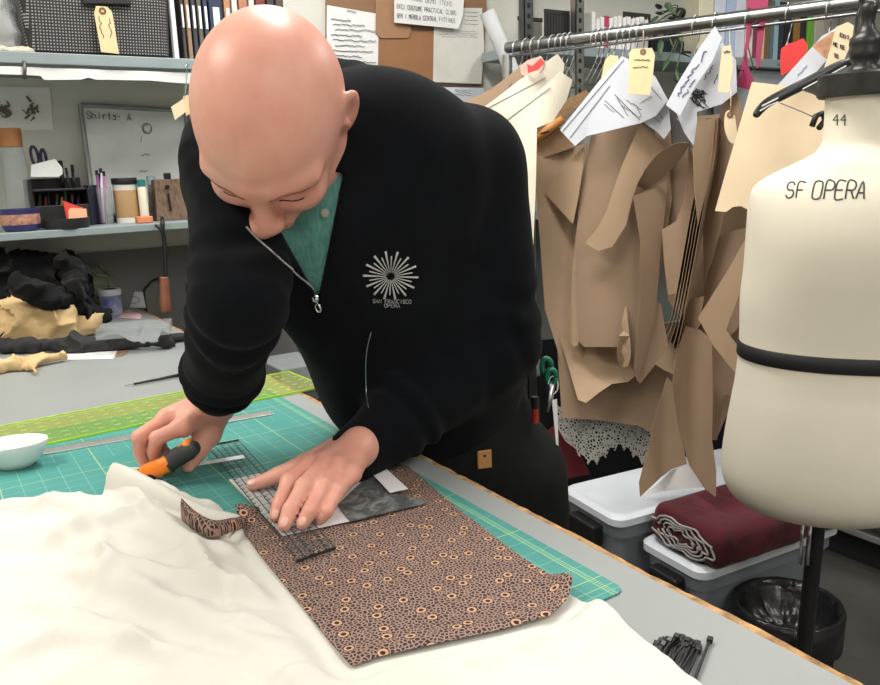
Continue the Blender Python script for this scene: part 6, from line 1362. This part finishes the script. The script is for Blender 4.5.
# low grey cabinet at the right and a black waste bin
lc = thing('storage_cabinet', 'low dark grey cabinet standing behind the dress form stand', 'cabinet', (2.75, 1.1, 0))
GC = mat('grey_cabinet_paint', srgb(92, 93, 92), .6)
box('carcass', (2.42, .3, .10), (3.0, 1.62, .62), GC, lc); box('plinth', (2.45, .3, 0), (3.0, 1.62, .0999), DK, lc); box('rail_trim', (2.408, .3, .105), (2.4199, 1.62, .125), mat('pale_trim', srgb(150, 150, 148), .5), lc)
box('drawer', (2.408, .34, .15), (2.4199, .95, .59), GC, lc); box('drawer', (2.408, .97, .15), (2.4199, 1.58, .59), GC, lc)
for y in (.62, 1.25): box('handle', (2.395, y, .47), (2.4079, y+.1, .482), DSTEEL, lc)
wc_ = onz(788, 604, .30); wb_ = thing('waste_bin', 'black waste bin with liner on the floor below the dress form', 'waste bin', (wc_[0], wc_[1], 0))
MB().lathe([(0, .001), (.088, .001), (.092, .006), (.112, .29), (.116, .30), (.112, .302), (.107, .29), (.087, .012), (0, .01)], (wc_[0], wc_[1], 0), n=40).build('bucket', mat('black_bin', (.01, .01, .011), .45), wb_, smooth=True, autosmooth=40)
random.seed(5); lin = MB(); v = []; n = 40
for j, (r, z) in enumerate(((.04, .225), (.08, .24), (.104, .28), (.113, .306), (.121, .304), (.122, .26), (.121, .22))):
    for k in range(n): a = 2*PI*k/n; rr0 = r+(.004 if j > 3 else .006)*noise.noise((k*.9, j*1.3, 2)); v.append((wc_[0]+rr0*math.cos(a), wc_[1]+rr0*math.sin(a), z+(.012*(j > 4)+.03*(j < 2))*noise.noise((k*.5, j*.2, 5))))
lin.add(v, [(j*n+k, j*n+(k+1) % n, (j+1)*n+(k+1) % n, (j+1)*n+k) for j in range(6) for k in range(n)]+[tuple(range(n))[::-1]]); lin.build('liner', mat('bin_liner', (.012, .012, .013), .25, bump=.5, bs=50), wb_, smooth=True)
# ================================================== dress form
DF = mat('dress_form_linen', srgb(226, 218, 200), .85, var=.02, vs=5, bump=.08, bs=500)
ax0 = ax1 = at(840, 300, 1.50)
axx = (ax0[:2]+ax1[:2])/2; DT = float((np.array((axx[0], axx[1], CH))-EYE)@fw)
def dz_(y):        # height on the form's vertical axis for an image row
    d = ray(861-(y-85)*.1, y); s = math.hypot(axx[0], axx[1])/math.hypot(d[0], d[1]); return CH+d[2]*s
prof = [(95, 28, 28), (120, 27, 28), (138, 27, 29), (146, 29, 31), (153, 34, 36), (163, 50, 44), (174, 69, 50), (186, 81, 57), (205, 84, 64), (235, 84, 69), (270, 84, 68), (300, 85, 65), (345, 83, 62), (380, 84, 63), (400, 86, 65), (440, 90, 69), (470, 91, 70), (488, 86, 67), (500, 74, 58), (508, 54, 44), (512, 30, 24)]
dm = thing('dress_form', 'cream tailor dress form lettered on the chest, on a black stand', 'dress form', (axx[0], axx[1], 0))
vw = nrmz((axx[0], axx[1], 0)); ang = math.radians(10); fx = np.array((vw[1], -vw[0], 0)); fx = fx*math.cos(ang)+(-vw)*math.sin(ang)*-1; fx = nrmz(fx); fy = np.array((-fx[1], fx[0], 0)); cs = np.array((axx[0], axx[1], 0)); Cz = lambda z: cs+fx*((z-1.05)*LEAN); LEAN = .026; px2m = 1.5/FP*1.0
dd2 = np.linalg.norm(axx); px2m = dd2/FP
pr_s = [tuple(p) for p in smooth_path(prof, 4)]; n = 72; v = []
for (y, hw, hd_) in pr_s:
    z = dz_(y)
    for k in range(n):
        a = 2*PI*k/n; ca, sa = math.cos(a), math.sin(a); e = .88 if y > 160 else 1.0; ca_, sa_ = math.copysign(abs(ca)**e, ca), math.copysign(abs(sa)**e, sa)
        v.append(Cz(z)+fx*hw*px2m*ca_+fy*hd_*px2m*sa_+np.array((0, 0, z)))
m_ = len(pr_s); f = [(i*n+k, (i+1)*n+k, (i+1)*n+(k+1) % n, i*n+(k+1) % n) for i in range(m_-1) for k in range(n)]+[tuple(range(n)), tuple((m_-1)*n+k for k in range(n))[::-1]]
torso = link_mesh('torso', v, f, DF, dm, smooth=True, autosmooth=60)
DTREE = bvh(v, f)
zc = dz_(97); za = dz_(73)
MB().lathe([(0, zc), (33*px2m, zc), (35*px2m, zc+.004), (35*px2m, za-.004), (32*px2m, za), (0, za)], tuple(Cz(zc)), n=40).build('neck_cap', mat('black_wood', (.02, .017, .015), .5, var=.6, vs=60), dm, smooth=True, autosmooth=40)
fp_ = [(14, 74), (13, 69), (9, 65), (12, 58), (13.5, 52), (12, 48.5), (13.5, 44), (13, 38), (9, 33), (6, 28), (5, 22), (6, 14), (7.5, 8), (5, 2), (0, 0)]
MB().lathe([(r*px2m, dz_(y)) for r, y in fp_], tuple(Cz(dz_(45))), n=32).build('finial', mat('finial_black', (.022, .02, .019), .35), dm, smooth=True)
tp_ = []; 
for y in (343, 344, 357, 358):
    z = dz_(y); hw = np.interp(y, [p[0] for p in prof], [p[1] for p in prof]); hd_ = np.interp(y, [p[0] for p in prof], [p[2] for p in prof]); g = .0006 if y in (343, 358) else .0026
    for k in range(n):
        a = 2*PI*k/n; ca, sa = math.cos(a), math.sin(a); ca_, sa_ = math.copysign(abs(ca)**.88, ca), math.copysign(abs(sa)**.88, sa); tp_.append(Cz(z)+fx*(hw*px2m+g)*ca_+fy*(hd_*px2m+g)*sa_+np.array((0, 0, z-.004*ca)))
link_mesh('waist_tape', tp_, [(i*n+k, (i+1)*n+k, (i+1)*n+(k+1) % n, i*n+(k+1) % n) for i in range(3) for k in range(n)], mat('black_tape', (.014, .014, .015), .6), dm, smooth=True)
mb = MB()
for ch, cx_, h, w_ in (('S', 790.5, 15, 9.5), ('F', 801, 15, 9.5), ('O', 817.5, 17.5, 11.5), ('P', 829.5, 17.5, 11), ('E', 840.5, 17.5, 11), ('R', 851, 17.5, 11), ('A', 861.5, 17.5, 11)):
    for ln in strokes(ch, h, 0, 0):
        P = [hit(DTREE, cx_+a*(w_/(h*4/6))*.74+b*.2, 190-b-(cx_-826)*.0, .0004)[0] for a, b in smooth_path(ln, 4)]; P = [p for p in P if p is not None]
        if len(P) > 1: mb.tube(P, .0014, n=5)
mb.build('chest_lettering', mat('marker_ink', srgb(66, 66, 68), .7), dm, smooth=True)
mb = MB()
for cx_ in (836, 843.5):
    for ln in strokes('4', 11, 0):
        P = [hit(DTREE, cx_+a*.75, 120-b, .0004)[0] for a, b in ln]; P = [p for p in P if p is not None]
        if len(P) > 1: mb.tube(P, .0011, n=5)
mb.build('size_number', mat('marker_ink', srgb(66, 66, 68), .7), dm, smooth=True)
zb = dz_(510)
MB().tube([Cz(zb+.01)+np.array((0, 0, zb+.01)), Cz(.06)+np.array((0, 0, .06))], .0160, n=20).build('pole', mat('stand_black', (.02, .02, .021), .35, .3), dm, smooth=True, autosmooth=40)
for s in (-.026, -.012): q_ = Cz(zb)+fx*s; MB().tube([(q_[0]-vw[0]*.02, q_[1]-vw[1]*.02, zb+.004), (q_[0]-vw[0]*.02, q_[1]-vw[1]*.02, zb-.11)], .0035, n=8).build('clamp_rod', CHROME, dm, smooth=True)
for k in range(4):
    a = -.3+k*PI/2; bx, by = Cz(.06)[:2]; MB().tube(smooth_path([(bx, by, .10), (bx+.06*math.cos(a), by+.06*math.sin(a), .07), (bx+.12*math.cos(a), by+.12*math.sin(a), .052)], 4), .012, n=10).build('foot', BLACKP, dm, smooth=True)
    MB().lathe([(0, -.011), (.02, -.011), (.024, -.006), (.024, .006), (.02, .011), (0, .011)], (bx+.13*math.cos(a), by+.13*math.sin(a), .0245), n=20, axis=(math.sin(a), -math.cos(a), 0)).build('caster', BLACKP, dm, smooth=True)
# black plastic hanger hooked on the rail, one arm in front of the cream card
h0 = at(857, 60, 1.70); hp = thing('plastic_hanger', 'black plastic hanger with a white slot beside the dress form neck', 'hanger', h0)
tipL = at(755, 116, 1.62); midL = at(808, 82, 1.66); arm = smooth_path([h0, at(838, 66, 1.68), midL, at(784, 94, 1.64), at(766, 104, 1.63), tipL], 5)
def flatbar(path, hgt, thick):
    v = []; n_ = len(path)
    for i, p in enumerate(path):
        t = nrmz(np.array(path[min(i+1, n_-1)])-np.array(path[max(i-1, 0)])); s = nrmz(np.cross(t, fw)); h = hgt(i/(n_-1)); p = np.array(p)
        for a in np.linspace(0, 2*PI, 10, endpoint=False): v.append(p+s*h*math.cos(a)+fw*thick*math.sin(a))
    return v, [(i*10+k, i*10+(k+1) % 10, (i+1)*10+(k+1) % 10, (i+1)*10+k) for i in range(n_-1) for k in range(10)]+[tuple(range(10))[::-1], tuple((n_-1)*10+k for k in range(10))]
v_, f_ = flatbar(arm, lambda t: .0075+.0035*math.sin(PI*t)-.002*(t > .97), .006); link_mesh('arm', v_, f_, BLACKP, hp, smooth=True)
armR = [2*np.array(h0)-np.array(p)-np.array((0, 0, 2*(h0[2]-p[2]))) for p in arm]; v_, f_ = flatbar(armR, lambda t: .0075+.0035*math.sin(PI*t), .006); link_mesh('arm', v_, f_, BLACKP, hp, smooth=True)
_q = at(866, 1, 1.84); hc_ = R0+(R1-R0)*float((_q-R0)@(R1-R0)/((R1-R0)@(R1-R0))); hs_ = np.array((-rd[1], rd[0], 0)); hs_ = hs_ if hs_@(EYE-hc_) > 0 else -hs_
MB().tube([h0+np.array((0, 0, -.01)), h0*.6+(hc_+hs_*.05-np.array((0, 0, .07)))*.4]+[hc_+hs_*.045-np.array((0, 0, .045))]+[hc_+hs_*(.025*math.cos(a))+np.array((0, 0, .025*math.sin(a))) for a in np.linspace(-.4, 3.6, 12)], .0045, n=10).build('hook', BLACKP, hp, smooth=True)
WSL = mat('white_slot', srgb(216, 216, 214), .5)
for L_ in ([(760, 111), (768, 106), (778, 102)], [(762, 106), (770, 102), (778, 98)], [(803, 89), (820, 80), (846, 66)]):
    mb = MB(); mb.tube([at(x, y, 1.60+.0004*(x-760)-.0) for x, y in L_], .0016, n=6); mb.build('slot', WSL, hp)
MB().tube([at(780, 103, 1.638), at(800, 111, 1.65), at(818, 119, 1.66)], .0012, n=6).build('clip_bar', CHROME, hp); 
MB().tube([at(812, 126, 1.65), at(816, 116, 1.65), at(822, 113, 1.65), at(825, 120, 1.66), at(819, 128, 1.65)], .006, n=8).build('clip', BLACKP, hp, smooth=True)
# ================================================== things in the apron pocket
lt, nn = hit(AT_, 484, 457, .002)
if lt is not None:
    up_ = Vector((0, 0, 1)); up_ = (up_-nn*up_.dot(nn)).normalized(); sx_ = up_.cross(nn).normalized(); LTM = mat('tan_leather_tab', srgb(176, 128, 76), .6)
    tb3 = MB(); tb3.obox(lt-up_*.003, sx_*.0115, up_*.0145, nn*.002); o_ = tb3.build('leather_tab', LTM, person, bevel=.003, label='small tan leather tab'); MB().lathe([(0, 0), (.0022, 0), (.002, .0004), (0, .0004)], tuple(lt+up_*.003+nn*.0022), n=14, axis=nn).build('rivet', BLACKP, o_)
def pocket(px, py, off=.010): p, n_ = hit(AT_, px, py, off); return (p, n_) if p is not None else (Vector(at(px, py, 1.15)), Vector(-fw))
p, n_ = pocket(530, 424); q_ = p+Vector((0, 0, .042))
mk = thing('marker_pen', 'red and black marker pen clipped in the apron pocket', 'marker', tuple(p)); MB().tube([p, p+(q_-p)*.55], .0052, n=12).build('barrel', mat('red_barrel', srgb(176, 48, 44), .4), mk, smooth=True, autosmooth=40); MB().tube([p+(q_-p)*.55, q_], .0056, n=12).build('cap', BLACKP, mk, smooth=True, autosmooth=40)
GRN = mat('green_handle', srgb(28, 110, 84), .4); c = at(549, 371, 1.20)
sc_ = thing('scissors', 'green handled scissors hanging at the hip of the apron', 'scissors', c)
for dx_, dy_ in ((-2.5, -5), (2.5, 6)): MB().tube([at(549+dx_+4.6*math.cos(a), 371+dy_+7.5*math.sin(a), 1.20+.005*math.sin(a)) for a in np.linspace(0, 2*PI, 19)], .0042, n=8).build('handle_loop', GRN, sc_, smooth=True)
MB().tube([at(551, 384, 1.2), at(550, 398, 1.2), at(547, 412, 1.2)], [.006, .005, .002], n=8).build('blades', STEEL, sc_, smooth=True); MB().tube([at(548, 378+10*math.cos(a)*.9, 1.2) if False else at(553+5*math.sin(a), 385+9*math.cos(a), 1.2) for a in np.linspace(0, 2*PI, 17)], .0016, n=6).build('ring', CHROME, sc_, smooth=True)
sheet('pocket_card', [(552, 400), (557, 399), (558.5, 446), (556, 444)], 3, lambda x, y: at(x, y, 1.235), PAPER, None, thick=.001, label='white card sticking out of the apron hip pocket', cat='card')
